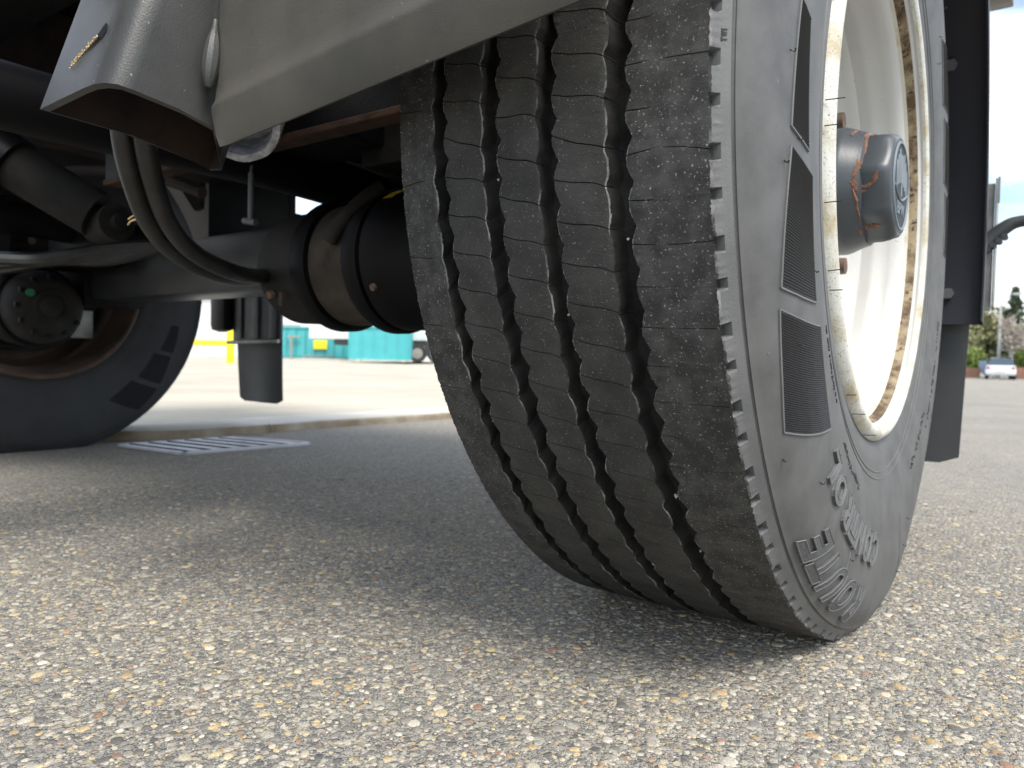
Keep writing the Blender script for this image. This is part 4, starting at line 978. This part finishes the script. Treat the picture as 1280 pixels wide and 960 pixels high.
# trees
def leaves(blobs, n, size, mt, name, parent, seed, elong=1.0):
    rs = np.random.RandomState(seed); V = []; 
    wts = np.array([b[3] ** 2 for b in blobs]); wts /= wts.sum(); ch = rs.choice(len(blobs), n, p=wts); B = np.array(blobs)[ch]
    d = rs.normal(size=(n, 3)); d /= np.linalg.norm(d, axis=1)[:, None]; rr = rs.uniform(.45, 1.08, n) ** .6
    c = B[:, :3] + d * (B[:, 3] * rr)[:, None] * np.array([1, 1, elong])
    a = rs.normal(size=(n, 3)); a /= np.linalg.norm(a, axis=1)[:, None]; b = np.cross(a, rs.normal(size=(n, 3))); b /= np.linalg.norm(b, axis=1)[:, None]; s = (size * rs.uniform(.5, 1.3, n))[:, None]
    V = np.stack([c - a * s, c + b * s * .55, c + a * s, c - b * s * .55], 1).reshape(-1, 3)
    F = np.arange(4 * n).reshape(-1, 4)
    me = bpy.data.meshes.new(name); me.from_pydata(V.tolist(), [], F.tolist()); me.materials.append(mt); o = bpy.data.objects.new(name, me); sc.collection.objects.link(o); o.parent = parent
    return o
def fir(px, dist, h, label):
    x, y = bgp(px, dist); r = empty('fir_tree', (x, y, gz(x, y))); tag(r, label, 'tree'); MB().cyl((0, 0, 0), (0, 0, h * .97), .22, .03, n=12).obj('trunk', M['bark'], r)
    rs = random.Random(4); v = []; f = []
    for lv in range(26):
        z = h * (.12 + .87 * lv / 26); R0 = (1 - lv / 26) ** .85 * h * .33 + .12
        for k in range(15):
            a = rs.uniform(0, 6.28); Ln = R0 * rs.uniform(.6, 1.1); 
            for q in range(9):
                t = (q + .5) / 9; px_, py_, pz_ = math.cos(a) * Ln * t, math.sin(a) * Ln * t, z - Ln * .35 * t + rs.uniform(-.1, .1)
                w_ = .28 * (1 - .5 * t); b0 = len(v)
                for _ in range(4): v.append((px_ + rs.uniform(-w_, w_), py_ + rs.uniform(-w_, w_), pz_ + rs.uniform(-w_, w_) * .8))
                f.append((b0, b0 + 1, b0 + 2, b0 + 3))
    finish('crown', v, f, M['fir'], r, 0)
def tree(px, dist, h, w_, mt, label, seed, n=2600, size=.2, name='broadleaf_tree', low=.25, bare=False):
    x, y = bgp(px, dist); r = empty(name, (x, y, gz(x, y))); tag(r, label, 'tree' if 'tree' in name else 'bush'); rs = random.Random(seed)
    b = MB(); b.cyl((0, 0, 0), (0, 0, h * .5), .045 * h * .6, .02 * h, n=10); tips = []
    for k in range(16 if bare else 9):
        a = rs.uniform(0, 6.28); z0 = h * rs.uniform(.25, .5); L_ = w_ * rs.uniform(.5, .95); z1 = h * rs.uniform(.6, .98)
        e = Vector((math.cos(a) * L_, math.sin(a) * L_, z1)); tips.append(e); b.tube([(0, 0, z0), (e.x * .4, e.y * .4, z0 + (z1 - z0) * .6), e], lambda t: .03 * (1 - .8 * t) * h * .25, 6, sub=3)
        if bare:
            for q in range(7):
                m_ = Vector((0, 0, z0)).lerp(e, rs.uniform(.4, .95)); b.tube([m_, m_ + Vector((rs.uniform(-.6, .6), rs.uniform(-.6, .6), rs.uniform(.1, .8)))], .025, 4, sub=1)
    b.obj('trunk', M['twig'] if bare else M['bark'], r)
    bl = [(t.x * .8, t.y * .8, t.z * .85, w_ * rs.uniform(.25, .42)) for t in tips] + [(rs.uniform(-.4, .4) * w_, rs.uniform(-.4, .4) * w_, h * rs.uniform(low, .8), w_ * rs.uniform(.3, .5)) for _ in range(7)]
    if not bare: bl += [(rs.uniform(-.8, .8) * w_, rs.uniform(-.5, .5) * w_, h * rs.uniform(low * .6, low * 1.5), w_ * .3) for _ in range(5)]
    leaves(bl, n, size, mt, 'crown', r, seed)
fir(1265, 64, 7.9, 'tall dark fir with pointed top behind the bare pale tree')
tree(1263, 53, 4.6, 1.1, M['twig'], 'pale nearly bare tree standing in front of the fir', 3, 900, .12, low=.5, bare=True)
tree(1216, 66, 6.4, 2.9, M['leafo'], 'olive green tree just right of the hanging mud flap', 5, 3600, .22)
tree(1233, 72, 6.2, 3.2, M['leafo'], 'tan olive tree left of the lamp post', 6, 3200, .22)
tree(1207, 58, 2.3, 1.3, M['leafg'], 'low fresh green bush beside the near mud flap', 8, 1800, .16, name='green_bush', low=.15)
tree(1284, 56, 4.2, 1.9, M['leafg'], 'light green tree at the right edge above the brown fence', 9, 2600, .18)
tree(1180, 64, 4.5, 2.8, M['leafo'], 'olive tree mostly behind the mud flap', 11, 2400, .2)
# low fences and small street things
def fence(px, dist, L_, h, mt, label, n):
    x, y = bgp(px, dist); r = empty('low_fence', (x, y, gz(x, y))); r.rotation_euler.z = ang; tag(r, label, 'fence')
    for i in range(n): MB().box((i * L_ / n, -.03, .05), ((i + .93) * L_ / n, .03, h), bev=.01).obj('board', mt, r, 0)
    MB().box((0, .035, h * .7), (L_, .08, h * .8)).obj('rail', mt, r, 0)
fence(1267, 54, 3.0, .85, M['brick'], 'red brown board fence right of the white car', 10)
fence(1199, 55, 1.5, .75, M['brick'], 'short brown board fence between mud flap and white car', 6)
x, y = bgp(1228, 55); bb = empty('notice_board', (x, y, gz(x, y))); tag(bb, 'pale blue notice panel left of the white car', 'sign'); MB().box((-.25, -.04, .4), (.25, .04, 1.3), bev=.02).obj('panel', M['bluep'], bb); MB().box((-.22, -.03, 0), (-.16, .03, .4)).obj('leg', M['pole'], bb); MB().box((.16, -.03, 0), (.22, .03, .4)).obj('leg', M['pole'], bb)
for px, lab in ((1255, 'round pale street sign left of the two behind the white car'), (1266, 'round pale street sign right of the two behind the white car')):
    x, y = bgp(px, 57); sg = empty('round_sign', (x, y, gz(x, y))); tag(sg, lab, 'sign'); MB().cyl((0, 0, 0), (0, 0, 1.5), .03, n=8).obj('post', M['pole'], sg); MB().cyl((0, -.05, 1.25), (0, -.035, 1.25), .24, n=24).obj('face', M['signw'], sg)
